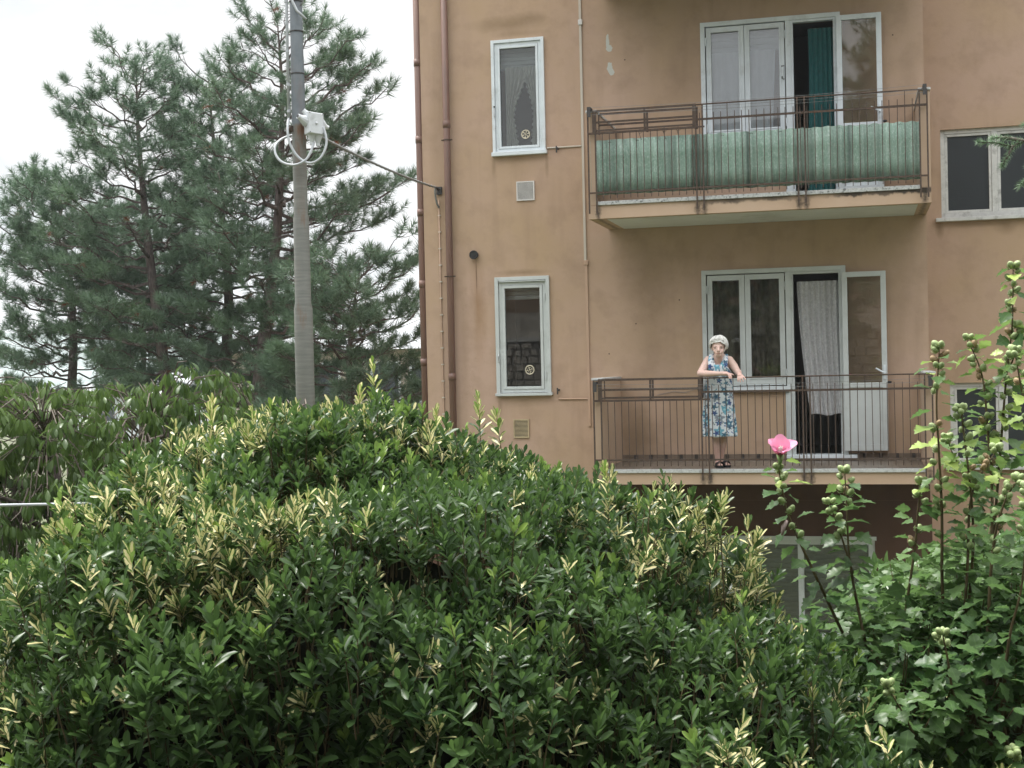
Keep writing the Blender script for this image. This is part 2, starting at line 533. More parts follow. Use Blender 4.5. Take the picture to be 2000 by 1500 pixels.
M['hedge_leaf'] = leaf_mat('glossy_hedge_leaf', (0.021, 0.048, 0.016), (0.070, 0.126, 0.034), cream=(0.68, 0.61, 0.32), rough=0.34, young=(0.25, 0.36, 0.07))
M['droop_leaf'] = leaf_mat('drooping_leaf', (0.035, 0.068, 0.018), (0.085, 0.135, 0.036), rough=0.36, amount=0.28)
M['hib_leaf'] = leaf_mat('lobed_leaf', (0.036, 0.082, 0.026), (0.092, 0.160, 0.050), rough=0.38, amount=0.32, young=(0.36, 0.46, 0.12))
M['laurel_leaf'] = leaf_mat('laurel_leaf', (0.05, 0.10, 0.03), (0.10, 0.17, 0.05), rough=0.32, amount=0.25)


def needle_mat(name, a, b, c3):
    N = NT(name)
    t = N.attr('tint')
    c = N.mix(t, a, b)
    P = N.n('ShaderNodeNewGeometry').outputs['Position']
    c = N.mix(N.rng(N.noise(P, 0.7, 3, 0.5), 0.45, 0.7), c, c3)
    return N.leafy(c, 0.5, c, 0.15, spec=0.15)


M['needle'] = needle_mat('pine_needles', (0.085, 0.142, 0.092), (0.18, 0.26, 0.18), (0.14, 0.215, 0.125))
M['dead_needle'] = needle_mat('dead_pine_needles', (0.16, 0.07, 0.04), (0.22, 0.10, 0.055), (0.19, 0.09, 0.05))
M['spruce'] = needle_mat('spruce_needles', (0.16, 0.24, 0.15), (0.30, 0.41, 0.27), (0.25, 0.36, 0.20))
M['bud'] = simple('green_bud', (0.25, 0.32, 0.13), 0.2, 60, 0.6)
M['seed'] = simple('brown_seed_pod', (0.30, 0.21, 0.11), 0.2, 60, 0.7)
M['calyx'] = simple('green_calyx', (0.16, 0.26, 0.08), 0.15, 40, 0.6)


def petal():
    N = NT('pink_petal')
    v = N.attr('lv')
    u = N.attr('lu')
    vein = N.noise(N.comb(N.math('MULTIPLY', u, 9.0), v, 0.0), 2.0, 2, 0.5)
    c = N.mix(N.rng(v, 0.0, 0.5), (0.66, 0.10, 0.27), (0.84, 0.34, 0.52))
    c = N.mix(N.math('MULTIPLY', N.rng(vein, 0.4, 0.7), 0.4), c, (0.84, 0.42, 0.58))
    return N.leafy(c, 0.55, c, 0.35, spec=0.3)


M['petal'] = petal()
M['stamen'] = simple('white_stamen', (0.80, 0.75, 0.66), 0.05, 40, 0.7)
M['wilt'] = simple('wilted_petal', (0.34, 0.25, 0.24), 0.2, 40, 0.8)


def skin_mat():
    N = NT('aged_skin')
    P = N.coord()
    c = N.attr('Col', 'Color')
    blot = N.noise(P, 30, 5, 0.65)
    c = N.mix(N.math('MULTIPLY', N.rng(blot, 0.52, 0.72), 0.22), c, (0.36, 0.16, 0.12))
    wr = N.noise(N.mapping(P, (60, 60, 130)), 1.0, 4, 0.6)
    return N.done(N.bsdf(c, 0.55, normal=N.bump(wr, 0.25, 0.003), spec=0.35, **{'Subsurface Weight': 0.08, 'Subsurface Radius': (0.01, 0.004, 0.003)}))


M['skin'] = skin_mat()


def hair_mat():
    N = NT('white_hair')
    P = N.coord()
    s = N.noise(N.mapping(P, (170, 110, 30), rot=(0.3, 0.4, 0.2)), 1.0, 5, 0.65, dist=0.8)
    c = N.mix(N.rng(s, 0.3, 0.7), (0.50, 0.49, 0.46), (0.86, 0.85, 0.81))
    return N.done(N.bsdf(c, 0.5, normal=N.bump(s, 0.5, 0.004)))


M['hair'] = hair_mat()


def dress_mat():
    N = NT('blue_flower_print')
    u = N.attr('lu')
    v = N.attr('lv')
    UV = N.comb(u, v, 0.0)
    warp = N.vmath('SCALE', N.noise(UV, 8, 2, 0.5, col=True))
    warp.node.inputs['Scale'].default_value = 0.02
    UV = N.vmath('ADD', UV, warp)
    c = (0.66, 0.70, 0.74)

    def layer(c, scale, petals, r0, depth, cols, off, centre, thr=0.10):
        vo = N.n('ShaderNodeTexVoronoi', voronoi_dimensions='2D')
        p = N.vmath('ADD', UV, (off, off * 1.7, 0))
        N.put(vo.inputs['Vector'], p)
        vo.inputs['Scale'].default_value = scale
        vo.inputs['Randomness'].default_value = 0.75
        d = N.vmath('SUBTRACT', p, vo.outputs['Position'])
        dx, dy, _ = N.sepxyz(d)
        ang = N.math('ARCTAN2', dy, dx)
        rnd, r2, r3 = N.n('ShaderNodeSeparateColor').outputs[:3]
        N.put(rnd.node.inputs[0], vo.outputs['Color'])
        wav = N.math('COSINE', N.math('ADD', N.math('MULTIPLY', ang, float(petals)), N.math('MULTIPLY', rnd, 6.28)))
        rad = N.math('MULTIPLY', N.math('ADD', N.math('MULTIPLY', wav, depth), 1.0 - depth), r0)
        rr = N.vmath('LENGTH', d, out=1)
        inside = N.rng(N.math('SUBTRACT', rad, rr), 0.0, 0.003)
        inside = N.math('MULTIPLY', inside, N.rng(r3, thr, thr + 0.02))
        col = N.ramp(r2, (0.0, cols[0]), (0.34, cols[1]), (0.67, cols[2]), (1.0, cols[3]))
        col.node.color_ramp.interpolation = 'CONSTANT'
        fade = N.math('DIVIDE', rr, r0)
        col = N.mix(N.math('MULTIPLY', N.rng(fade, 0.25, 0.9), 0.35), col, (0.40, 0.55, 0.62))
        col = N.mix(N.rng(fade, 0.30, 0.22), col, centre)
        return N.mix(inside, c, col)

    c = layer(c, 15, 2, 0.026, 0.36, ((0.05, 0.09, 0.30), (0.12, 0.28, 0.38), (0.24, 0.24, 0.27), (0.16, 0.18, 0.42)), 0.31, (0.20, 0.42, 0.48))
    c = layer(c, 8.0, 5, 0.062, 0.24, ((0.04, 0.13, 0.22), (0.12, 0.36, 0.48), (0.20, 0.21, 0.25), (0.10, 0.13, 0.36)), 0.0, (0.34, 0.56, 0.62))
    c = layer(c, 8.5, 5, 0.040, 0.24, ((0.02, 0.07, 0.13), (0.02, 0.09, 0.15), (0.03, 0.05, 0.20), (0.26, 0.48, 0.57)), 0.77, (0.16, 0.42, 0.50))
    return N.done(N.bsdf(c, 0.85, spec=0.15))


M['dress'] = dress_mat()
M['lip'] = simple('lip', (0.42, 0.20, 0.17), 0.05, 20, 0.5)
M['eye'] = simple('dark_eye', (0.09, 0.065, 0.055), 0.1, 20, 0.3)


# ------------------------------------------------------------------ mesh helpers
class MB:
    def __init__(self):
        self.v = []
        self.f = []

    def box(self, x0, x1, y0, y1, z0, z1):
        b = len(self.v)
        self.v += [(x0, y0, z0), (x1, y0, z0), (x1, y1, z0), (x0, y1, z0), (x0, y0, z1), (x1, y0, z1), (x1, y1, z1), (x0, y1, z1)]
        self.f += [tuple(b + i for i in q) for q in ((0, 3, 2, 1), (4, 5, 6, 7), (0, 1, 5, 4), (1, 2, 6, 5), (2, 3, 7, 6), (3, 0, 4, 7))]
        return self

    def rect(self, x0, x1, z0, z1, wd, y0, y1, wb=None):
        wb = wd if wb is None else wb
        self.box(x0, x0 + wd, y0, y1, z0, z1)
        self.box(x1 - wd, x1, y0, y1, z0, z1)
        self.box(x0 + wd, x1 - wd, y0, y1, z1 - wd, z1)
        self.box(x0 + wd, x1 - wd, y0, y1, z0, z0 + wb)
        return self

    def tube(self, pts, rad, n=8, cap=True):
        pts = [Vector(p) for p in pts]
        if not hasattr(rad, '__len__'):
            rad = [rad] * len(pts)
        b = len(self.v)
        up = None
        for i, p in enumerate(pts):
            t = (pts[min(i + 1, len(pts) - 1)] - pts[max(i - 1, 0)]).normalized()
            if up is None:
                up = t.orthogonal().normalized()
            else:
                up = (up - t * up.dot(t))
                up = up.normalized() if up.length > 1e-6 else t.orthogonal().normalized()
            s = t.cross(up)
            for k in range(n):
                a = 2 * math.pi * k / n
                self.v.append(tuple(p + (up * math.cos(a) + s * math.sin(a)) * rad[i]))
        for i in range(len(pts) - 1):
            for k in range(n):
                a, c = b + i * n + k, b + i * n + (k + 1) % n
                self.f.append((a, c, c + n, a + n))
        if cap:
            self.f.append(tuple(b + k for k in range(n))[::-1])
            e = b + (len(pts) - 1) * n
            self.f.append(tuple(e + k for k in range(n)))
        return self

    def ball(self, c, r, nu=10, nv=6, rot=None):
        c = Vector(c)
        r = (r, r, r) if not hasattr(r, '__len__') else r
        b = len(self.v)
        for j in range(nv + 1):
            th = math.pi * j / nv
            for i in range(nu):
                ph = 2 * math.pi * i / nu
                p = Vector((r[0] * math.sin(th) * math.cos(ph), r[1] * math.sin(th) * math.sin(ph), r[2] * math.cos(th)))
                if rot is not None:
                    p = rot @ p
                self.v.append(tuple(c + p))
        for j in range(nv):
            for i in range(nu):
                a, d = b + j * nu + i, b + j * nu + (i + 1) % nu
                self.f.append((a, a + nu, d + nu, d))
        return self

    def build(self, name, mat, parent=None, smooth=False, bevel=0.0):
        me = bpy.data.meshes.new(name)
        me.from_pydata(self.v, [], self.f)
        me.materials.append(mat)
        if smooth:
            me.polygons.foreach_set('use_smooth', [True] * len(me.polygons))
        o = bpy.data.objects.new(name, me)
        COL.objects.link(o)
        if parent is not None:
            attach(o, parent)
        if bevel:
            md = o.modifiers.new('bevel', 'BEVEL')
            md.width = bevel
            md.segments = 2
            md.limit_method = 'ANGLE'
        return o


def attach(o, parent):
    o.parent = parent
    if parent.type == 'EMPTY':
        o.matrix_parent_inverse = Matrix.Translation(-parent.location)
    elif parent.location.length > 0:
        o.matrix_parent_inverse = parent.matrix_basis.inverted()


def tag(o, label=None, cat=None, group=None, kind=None):
    if label:
        o['label'] = label
    if cat:
        o['category'] = cat
    if group:
        o['group'] = group
    if kind:
        o['kind'] = kind
    return o


def thing(name, label, cat, loc, group=None):
    o = bpy.data.objects.new(name, None)
    o.empty_display_size = 0.2
    o.location = loc
    COL.objects.link(o)
    return tag(o, label, cat, group)


def share(name, me, loc, parent, rot=None, scale=None):
    o = bpy.data.objects.new(name, me)
    COL.objects.link(o)
    o.location = loc
    if rot is not None:
        o.rotation_euler = rot
    if scale is not None:
        o.scale = scale
    attach(o, parent)
    return o


def np_mesh(name, verts, faces, mat, attrs=None, smooth=False, uniform=True):
    """verts (n,3); faces list of arrays with equal width each"""
    me = bpy.data.meshes.new(name)
    groups = [np.asarray(f, dtype=np.int32) for f in (faces if isinstance(faces, list) else [faces]) if len(f)]
    me.vertices.add(len(verts))
    me.vertices.foreach_set('co', np.asarray(verts, dtype=np.float32).ravel())
    nl = sum(g.size for g in groups)
    npoly = sum(len(g) for g in groups)
    me.loops.add(nl)
    me.loops.foreach_set('vertex_index', np.concatenate([g.ravel() for g in groups]))
    me.polygons.add(npoly)
    tot = np.concatenate([np.full(len(g), g.shape[1], dtype=np.int32) for g in groups])
    st = np.concatenate([[0], np.cumsum(tot)[:-1]]).astype(np.int32)
    me.polygons.foreach_set('loop_start', st)
    if smooth:
        me.polygons.foreach_set('use_smooth', np.ones(npoly, dtype=bool))
    for k, a in (attrs or {}).items():
        at = me.attributes.new(k, 'FLOAT', 'POINT')
        at.data.foreach_set('value', np.asarray(a, dtype=np.float32))
    me.materials.append(mat)
    me.update(calc_edges=True)
    return me


def link(name, me, parent=None):
    o = bpy.data.objects.new(name, me)
    COL.objects.link(o)
    if parent is not None:
        attach(o, parent)
    return o


def unit(a):
    return a / np.maximum(np.linalg.norm(a, axis=-1, keepdims=True), 1e-9)


def leaf_template(rows, fold=0.25, bend=0.12):
    """rows: (v, half width) from base to tip; three columns"""
    V, U, L = [], [], []
    V.append((0, 0, 0)); U.append(0); L.append(0)
    for v, hw in rows:
        for s in (-1, 0, 1):
            V.append((s * hw, v, abs(s) * hw * fold - bend * v * v)); U.append(s); L.append(v)
    V.append((0, 1, -bend)); U.append(0); L.append(1)
    tri, quad = [], []
    n = len(rows)
    tri += [(0, 2, 1), (0, 3, 2)]
    for r in range(n - 1):
        a = 1 + r * 3
        quad += [(a, a + 1, a + 4, a + 3), (a + 1, a + 2, a + 5, a + 4)]
    a = 1 + (n - 1) * 3
    e = a + 3
    tri += [(a, a + 1, e), (a + 1, a + 2, e)]
    return np.array(V, float), np.array(tri), np.array(quad), np.array(U, float), np.array(L, float)


def place(T, Rm, pos, size, extra=None):
    """T template, Rm (N,3,3) with columns X,Y,Z, pos (N,3), size (N,)"""
    V, tri, quad, U, L = T
    N, n = len(pos), len(V)
    W = np.einsum('nij,vj->nvi', Rm, V) * size[:, None, None] + pos[:, None, :]
    off = (np.arange(N) * n)[:, None, None]
    f = [(tri[None] + off).reshape(-1, 3), (quad[None] + off).reshape(-1, 4)]
    at = {'lu': np.tile(U, N), 'lv': np.tile(L, N)}
    for k, a in (extra or {}).items():
        at[k] = np.repeat(a, n)
    return W.reshape(-1, 3), f, at


def frames(Y, Zhint):
    Y = unit(Y)
    Z = unit(Zhint - (Zhint * Y).sum(-1, keepdims=True) * Y)
    X = np.cross(Y, Z)
    return np.stack([X, Y, Z], axis=-1)


def perp(A):
    h = np.where(np.abs(A[:, 2:3]) < 0.9, np.array([[0, 0, 1.0]]), np.array([[1.0, 0, 0]]))
    B = unit(np.cross(A, h))
    return B, np.cross(A, B)


def leaf_objects(n, T, Rm, pos, size, extra, mat, parent, order, name='leaf'):
    """the leaves that show largest, each an object of its own; returns the mask of the rest"""
    pick = order[:n]
    cache = {}
    V, tri, quad, U, L = T
    for i in pick:
        key = tuple(round(float(extra[k][i]) * 5) / 5 for k in sorted(extra))
        if key not in cache:
            at = {'lu': U, 'lv': L}
            for k, kv in zip(sorted(extra), key):
                at[k] = np.full(len(V), kv)
            cache[key] = np_mesh(name, V, [tri, quad], mat, at, smooth=True)
        o = bpy.data.objects.new(name, cache[key])
        COL.objects.link(o)
        m = Matrix([list(map(float, r)) for r in Rm[i]]).to_4x4()
        m = Matrix.Translation([float(c) for c in pos[i]]) @ m @ Matrix.Scale(float(size[i]), 4)
        o.matrix_basis = m
        attach(o, parent)
    keep = np.ones(len(pos), bool)
    keep[pick] = False
    return keep


def cam_coords(p):
    q = np.asarray(p) - np.array(CAM)
    d = q @ np.array(FWD)
    return (q @ np.array(RGT)) / d, (q @ np.array(UPV)) / d, d


def street(a, d, z):
    """a metres along the street from the viewpoint, d metres away from it, at height z"""
    p = Vector((CAM.x, CAM.y, 0)) + AX * a + FX * d
    return Vector((p.x, p.y, z))


# ------------------------------------------------------------------ ground, road, hill
def ground_z(x, y):
    d = (Vector((x, y, 0)) - Vector((CAM.x, CAM.y, 0))).dot(FX)
    if d < 6.0:
        return -0.42
    if d < 11.5:
        t = (d - 6.0) / 5.5
        return -0.42 - 2.5 * t * t * (3 - 2 * t)
    return -2.92


def build_ground():
    dd = [-300, -120, -60, -30, -12, -4, 0, 3, 5, 6, 6.8, 7.6, 8.4, 9.2, 10, 10.8, 11.6, 14, 18, 24, 32, 45, 70, 120, 200, 400, 800, 1300]
    aa = [-1300, -600, -200, -80, -40, -20, -12, -8, -6, -4, -2, 0, 2, 4, 6, 8, 12, 20, 40, 80, 200, 600, 1300]
    v, f = [], []
    for d in dd:
        for a in aa:
            p = street(a, d, 0)
            v.append((p.x, p.y, ground_z(p.x, p.y)))
    n = len(aa)
    for i in range(len(dd) - 1):
        for j in range(n - 1):
            f.append((i * n + j, i * n + j + 1, (i + 1) * n + j + 1, (i + 1) * n + j))
    b = MB()
    b.v, b.f = v, f
    tag(b.build('ground', M['ground'], smooth=True), kind='structure')
    b = MB()
    c = [street(-60, -5, -0.415), street(60, -5, -0.415), street(60, 2.6, -0.415), street(-60, 2.6, -0.415)]
    b.v = [tuple(p) for p in c]
    b.f = [(0, 1, 2, 3)]
    tag(b.build('road', M['asphalt']), kind='structure')
    # wooded ridge far off
    v, f = [], []
    K = 70
    for i in range(K):
        a = -1100 + 2200 * i / (K - 1)
        h = 26 + 14 * mnoise.noise(Vector((a * 0.003, 3.1, 0))) + 3 * mnoise.noise(Vector((a * 0.02, 1.1, 0)))
        for (d, hh) in ((500, -4), (620, h * 0.55), (760, h), (1000, -4)):
            p = street(a, d + 8 * mnoise.noise(Vector((a * 0.01, d, 0))), hh)
            v.append(tuple(p))
    for i in range(K - 1):
        for j in range(3):
            f.append((i * 4 + j, (i + 1) * 4 + j, (i + 1) * 4 + j + 1, i * 4 + j + 1))
    b = MB()
    b.v, b.f = v, f
    tag(b.build('hill', M['hill'], smooth=True), kind='structure')


build_ground()

# ------------------------------------------------------------------ the apartment building
BLD = thing('apartment_building', 'ochre plastered apartment building with railed balconies and brown downpipes', 'building', (-2.4, 4.0, -2.92))


def wall_panel(name, x0, x1, z0, z1, y0, y1, holes, mat):
    """a wall with real openings and reveals"""
    xs = sorted({x0, x1, *[h[0] for h in holes], *[h[1] for h in holes]})
    zs = sorted({z0, z1, *[h[2] for h in holes], *[h[3] for h in holes]})
    b = MB()

    def solid(i, j):
        if i < 0 or j < 0 or i >= len(xs) - 1 or j >= len(zs) - 1:
            return False
        cx, cz = (xs[i] + xs[i + 1]) / 2, (zs[j] + zs[j + 1]) / 2
        return not any(h[0] < cx < h[1] and h[2] < cz < h[3] for h in holes)

    def quad(*p):
        k = len(b.v)
        b.v += list(p)
        b.f.append((k, k + 1, k + 2, k + 3))
    for i in range(len(xs) - 1):
        for j in range(len(zs) - 1):
            if not solid(i, j):
                continue
            a, c, d, e = xs[i], xs[i + 1], zs[j], zs[j + 1]
            quad((a, y0, d), (c, y0, d), (c, y0, e), (a, y0, e))
            quad((c, y1, d), (a, y1, d), (a, y1, e), (c, y1, e))
            if not solid(i - 1, j):
                quad((a, y1, d), (a, y0, d), (a, y0, e), (a, y1, e))
            if not solid(i + 1, j):
                quad((c, y0, d), (c, y1, d), (c, y1, e), (c, y0, e))
            if not solid(i, j - 1):
                quad((a, y1, d), (c, y1, d), (c, y0, d), (a, y0, d))
            if not solid(i, j + 1):
                quad((a, y0, e), (c, y0, e), (c, y1, e), (a, y1, e))
    return b.build(name, mat, BLD)


WX0, WX1 = -5.51, 0.768
H_A = (-4.53, -3.875, 3.965, 5.365)
H_B = (-4.545, -3.875, 0.875, 2.335)
H_D1 = [(-1.84, -0.81, 3.93, 5.37), (-0.81, -0.225, 3.14, 5.37)]
H_D2 = [(-1.885, -0.86, 0.875, 2.315), (-0.86, -0.215, 0.03, 2.315)]
H_G = (-1.78, 0.10, -2.2, -0.965)
wall_panel('wall', WX0, WX1, -0.496, 9.3, 0.0, 0.3, [H_A, H_B] + H_D1 + H_D2, M['plaster'])
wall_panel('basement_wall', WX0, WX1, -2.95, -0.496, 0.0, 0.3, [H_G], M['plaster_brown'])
MB().box(-3.08, 0.75, -0.035, 0.0, -0.492, -0.187).build('wall_band', M['plaster_brown'], BLD)  # brown band across the wall just below the slab
H_R = [(0.974, 2.24, 2.92, 4.005), (1.033, 2.24, -0.13, 0.894)]
wall_panel('recessed_wall', WX1 + 0.003, 6.0, -2.95, 9.3, 0.6, 0.9, H_R, M['plaster'])
MB().box(0.468, WX1, 0.3, 0.6, -2.95, 9.3).build('return_wall', M['plaster'], BLD)
MB().box(WX0, WX0 + 0.3, 0.3, 9.0, -2.95, 9.3).build('side_wall', M['plaster'], BLD)
MB().box(5.7, 6.0, 0.9, 9.0, -2.95, 9.3).build('side_wall', M['plaster'], BLD)
MB().box(WX0 + 0.3, 5.7, 8.7, 9.0, -2.95, 9.3).build('rear_wall', M['plaster'], BLD)
MB().box(WX0 - 0.5, 6.5, -0.5, 9.5, 9.3, 9.5).build('roof', M['far_roof'], BLD)
for z in (-0.19, 2.92, 5.97):
    MB().box(WX0 + 0.3, 0.46, 0.302, 8.7, z, z + 0.15).build('room_floor', M['interior'], BLD)
MB().box(WX0 + 0.3, 0.46, 3.6, 3.7, -2.9, 9.3).build('room_wall', M['interior'], BLD)
MB().box(-3.5, -3.4, 0.302, 3.6, -2.9, 9.3).build('room_wall', M['interior'], BLD)
MB().box(0.47, 5.7, 3.6, 3.7, -2.9, 9.3).build('room_wall', M['interior'], BLD)

# balconies --------------------------------------------------------------
BX0, BX1 = -3.072, 0.765


def slab(z0, z1, marble, top_marble):
    s = MB().box(BX0, BX1, -1.30, -0.003, z0, z1).build('balcony', M['fascia'], BLD)
    # drip border and painted soffit field
    MB().box(BX0 + 0.20, BX1 - 0.14, -1.19, -0.01, z0 - 0.004, z0 + 0.001).build('soffit', M['soffit'], s)
    MB().box(BX0 + 0.115, BX1 - 0.115, -1.325, -0.01, z1, z1 + marble).build('edging', top_marble, s, bevel=0.004)
    MB().box(BX0 + 0.115, BX1 - 0.115, -1.26, -0.012, z1 + marble, z1 + marble + 0.004).build('floor_tiling', M['floor'], s)
    for x0, x1 in ((BX0, BX0 + 0.11), (BX1 - 0.11, BX1)):
        MB().box(x0, x1, -1.297, -0.003, z1, z1 + 1.085).build('side_parapet', M['fascia'], s, bevel=0.006)
        MB().box(x0 - 0.012, x1 + 0.012, -1.312, -0.003, z1 + 1.085, z1 + 1.112).build('coping', M['marble'], s, bevel=0.004)
    return s


LOW = slab(-0.187, -0.053, 0.041, M['marble'])
UPP = slab(2.918, 3.072, 0.045, M['dirty_marble'])
TOP = slab(5.86, 6.05, 0.045, M['dirty_marble'])

# skirting tiles along the foot of the wall, laid one by one
for (zf, y0, spans) in ((-0.008, -0.016, ((BX0 + 0.115, -0.88), (-0.17, BX1 - 0.115))),):
    for a, b2 in spans:
        x = a + 0.005
        k = 0
        while x < b2 - 0.03:
            wd = 0.145 if k % 2 == 0 else 0.045
            wd = min(wd, b2 - x)
            me_key = ('skirt', k % 2, round(wd, 3))
            MB().box(x, x + wd - 0.003, y0, -0.002, zf, zf + 0.082).build('skirting_tile', M['tile_brown'] if k % 2 == 0 else M['tile_dark'], LOW)
            x += wd
            k += 1

RY = -1.345


def railing(z0, top_dz, wires, sheet):
    """z0 floor level; rails with square bars and a flower box holder at one end"""
    r = MB()
    zt, zm, zl, zp = z0 + top_dz, z0 + 0.885, z0 + 0.108, z0 + 0.80
    xl, xr = BX0 + 0.02, BX1 - 0.03
    xs = -1.80
    r.tube([(xs, RY, zt), (xr, RY, zt)], 0.0085, 6)
    r.box(xs, xr, RY - 0.006, RY + 0.006, zm - 0.012, zm + 0.012)
    r.box(xl, xr, RY - 0.006, RY + 0.006, zl - 0.010, zl + 0.010)
    r.box(xl, xs, RY - 0.008, RY + 0.008, zp - 0.012, zp + 0.012)
    r.box(xs, -1.70, RY - 0.006, RY + 0.006, zp - 0.009, zp + 0.009)
    R_ = r.build('balcony_railing', M['rust'], BLD)
    # flower box holder: two shallow frames front and back
    for y in (RY, RY + 0.20):
        h = MB()
        for zz, t in ((zt, 0.012), (z0 + 0.925, 0.011), (zp + 0.03, 0.010)):
            h.box(-2.955, -1.83, y - 0.006, y + 0.006, zz - t, zz + t)
        for xx, ww in ((-2.975, 0.022), (-1.815, 0.020), (-2.385, 0.011)):
            h.box(xx - ww, xx + ww, y - 0.012, y + 0.012, zp + 0.012, zt + 0.012)
        h.build('flower_box_holder', M['rust'], R_)
    for xx in (-2.975, -1.815):
        for zz in (zt, zp + 0.03):
            MB().box(xx - 0.010, xx + 0.010, RY + 0.012, RY + 0.188, zz - 0.008, zz + 0.008).build('flower_box_bracket', M['rust'], R_)
    # posts that run down over the slab edge
    pm = MB().box(-0.0085, 0.0085, -0.0085, 0.0085, 0, 1).build('post', M['rust'], R_)
    ph = zt - z0 + 0.13
    first = True
    for x in (xl, -2.965, xs, -1.722, -0.662, -0.582, BX1 - 0.11, xr):
        o = pm if first else share('post', pm.data, (0, 0, 0), R_)
        first = False
        o.location = (x, RY, z0 - 0.13)
        o.scale = (1, 1, ph)
    # bars
    me = MB().box(-0.0042, 0.0042, -0.0042, 0.0042, 0, 1).build('baluster', M['rust'], R_)
    first = True
    n = 0
    x = -2.965 + 0.081
    while x < BX1 - 0.15:
        n += 1
        near = any(abs(x - p) < 0.03 for p in (xs, -1.722, -0.662, -0.582))
        if not near:
            left = x < xs
            zb = z0 + 0.035
            zz = zp if left else (zt if (n % 6 == 1) else zm + 0.075)
            o = me if first else share('baluster', me.data, (0, 0, 0), R_)
            first = False
            o.location = (x, RY - 0.001, zb)
            o.scale = (1, 1, zz - zb)
            o.rotation_euler = (random.uniform(-0.004, 0.004), random.uniform(-0.006, 0.006), 0)
        x += 0.0805
    return R_


RLOW = railing(-0.008, 1.043, 2, False)
RUPP = railing(3.105, 1.055, 3, True)
RTOP = railing(6.10, 1.05, 3, False)


def clothesline(z, label, zs):
    c = thing('clothesline', label, 'clothesline', (BX0 + 0.06, -1.30, z - 0.10))
    for s, xx in ((-1, BX0 + 0.055), (1, BX1 - 0.055)):
        b = MB()
        b.box(xx - 0.02, xx + 0.02, -1.46, -1.313, z - 0.03, z - 0.004)
        b.box(xx - 0.02, xx + 0.02, -1.46, -1.44, z - 0.12, z - 0.03)
        b.build('bracket', M['dark_iron'], c)
    for i, (dz, yy) in enumerate(zs):
        m = MB()
        x0, x1 = BX0 + 0.06, BX1 - 0.06
        pts = [(x0 + (x1 - x0) * t / 8, yy, z + dz - 0.03 * (1 - (2 * t / 8 - 1) ** 2)) for t in range(9)]
        m.tube(pts, 0.0022, 4).build('wire', M['cable_grey'], c)
    return c


clothesline(4.20, 'thin clothesline wires strung above the corrugated green balcony screen', ((-0.012, -1.455), (-0.06, -1.45), (-0.095, -1.452)))
clothesline(1.02, 'thin clothesline wires strung along the balcony where the woman leans', ((-0.03, -1.455), (-0.07, -1.45)))

# corrugated screen: overlapping sheets wired behind the bars
SCR = thing('corrugated_screen', 'green corrugated fibreglass screen wired to the upper balcony railing', 'screen', (-1.2, -1.30, 3.19))
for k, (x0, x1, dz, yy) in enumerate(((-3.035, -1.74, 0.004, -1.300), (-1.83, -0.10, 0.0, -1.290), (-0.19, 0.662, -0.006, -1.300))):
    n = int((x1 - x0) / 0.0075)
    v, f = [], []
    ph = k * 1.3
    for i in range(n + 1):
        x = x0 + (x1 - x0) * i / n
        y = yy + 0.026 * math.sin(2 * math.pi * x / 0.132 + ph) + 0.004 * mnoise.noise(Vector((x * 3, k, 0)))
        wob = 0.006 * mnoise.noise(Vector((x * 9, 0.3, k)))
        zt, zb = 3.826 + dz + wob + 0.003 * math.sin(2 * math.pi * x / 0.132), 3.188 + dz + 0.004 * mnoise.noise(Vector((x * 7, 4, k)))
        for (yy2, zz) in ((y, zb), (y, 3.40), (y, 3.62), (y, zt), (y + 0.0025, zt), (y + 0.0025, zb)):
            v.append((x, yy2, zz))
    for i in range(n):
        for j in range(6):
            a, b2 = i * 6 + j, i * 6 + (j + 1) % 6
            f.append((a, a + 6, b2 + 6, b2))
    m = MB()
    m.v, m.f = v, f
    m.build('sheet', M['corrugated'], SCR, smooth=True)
tie = None
for k in range(11):
    x = -2.80 + k * 0.325
    m = MB()
    m.tube([(x - 0.016, RY + 0.008, 3.79), (x, RY - 0.012, 3.793), (x + 0.018, RY + 0.008, 3.79)], 0.003, 4)
    m.build('wire_tie', M['dark_iron'], SCR)
for x in (-2.44, -2.16, -2.0):
    pts = [(x + 0.02 * math.cos(t) * (1 + 0.2 * t / 6), RY + 0.02 + 0.01 * math.sin(t * 2), 3.90 + 0.022 * math.sin(t)) for t in np.linspace(0, 9, 16)] + [(x + 0.01, RY + 0.02, 3.80)]
    MB().tube(pts, 0.0028, 4).build('wire_loop', M['dark_iron'], SCR)


# windows ----------------------------------------------------------------
def hinge(par, x, z, y, mat):
    m = MB().tube([(x, y, z - 0.05), (x, y, z + 0.05)], 0.008, 6)
    m.box(x - 0.011, x + 0.011, y, y + 0.02, z - 0.01, z + 0.05)
    m.build('hinge', mat, par, smooth=False)


def pane(par, x0, x1, z0, z1, y, mat, name='pane'):
    MB().box(x0, x1, y, y + 0.004, z0, z1).build(name, mat, par)


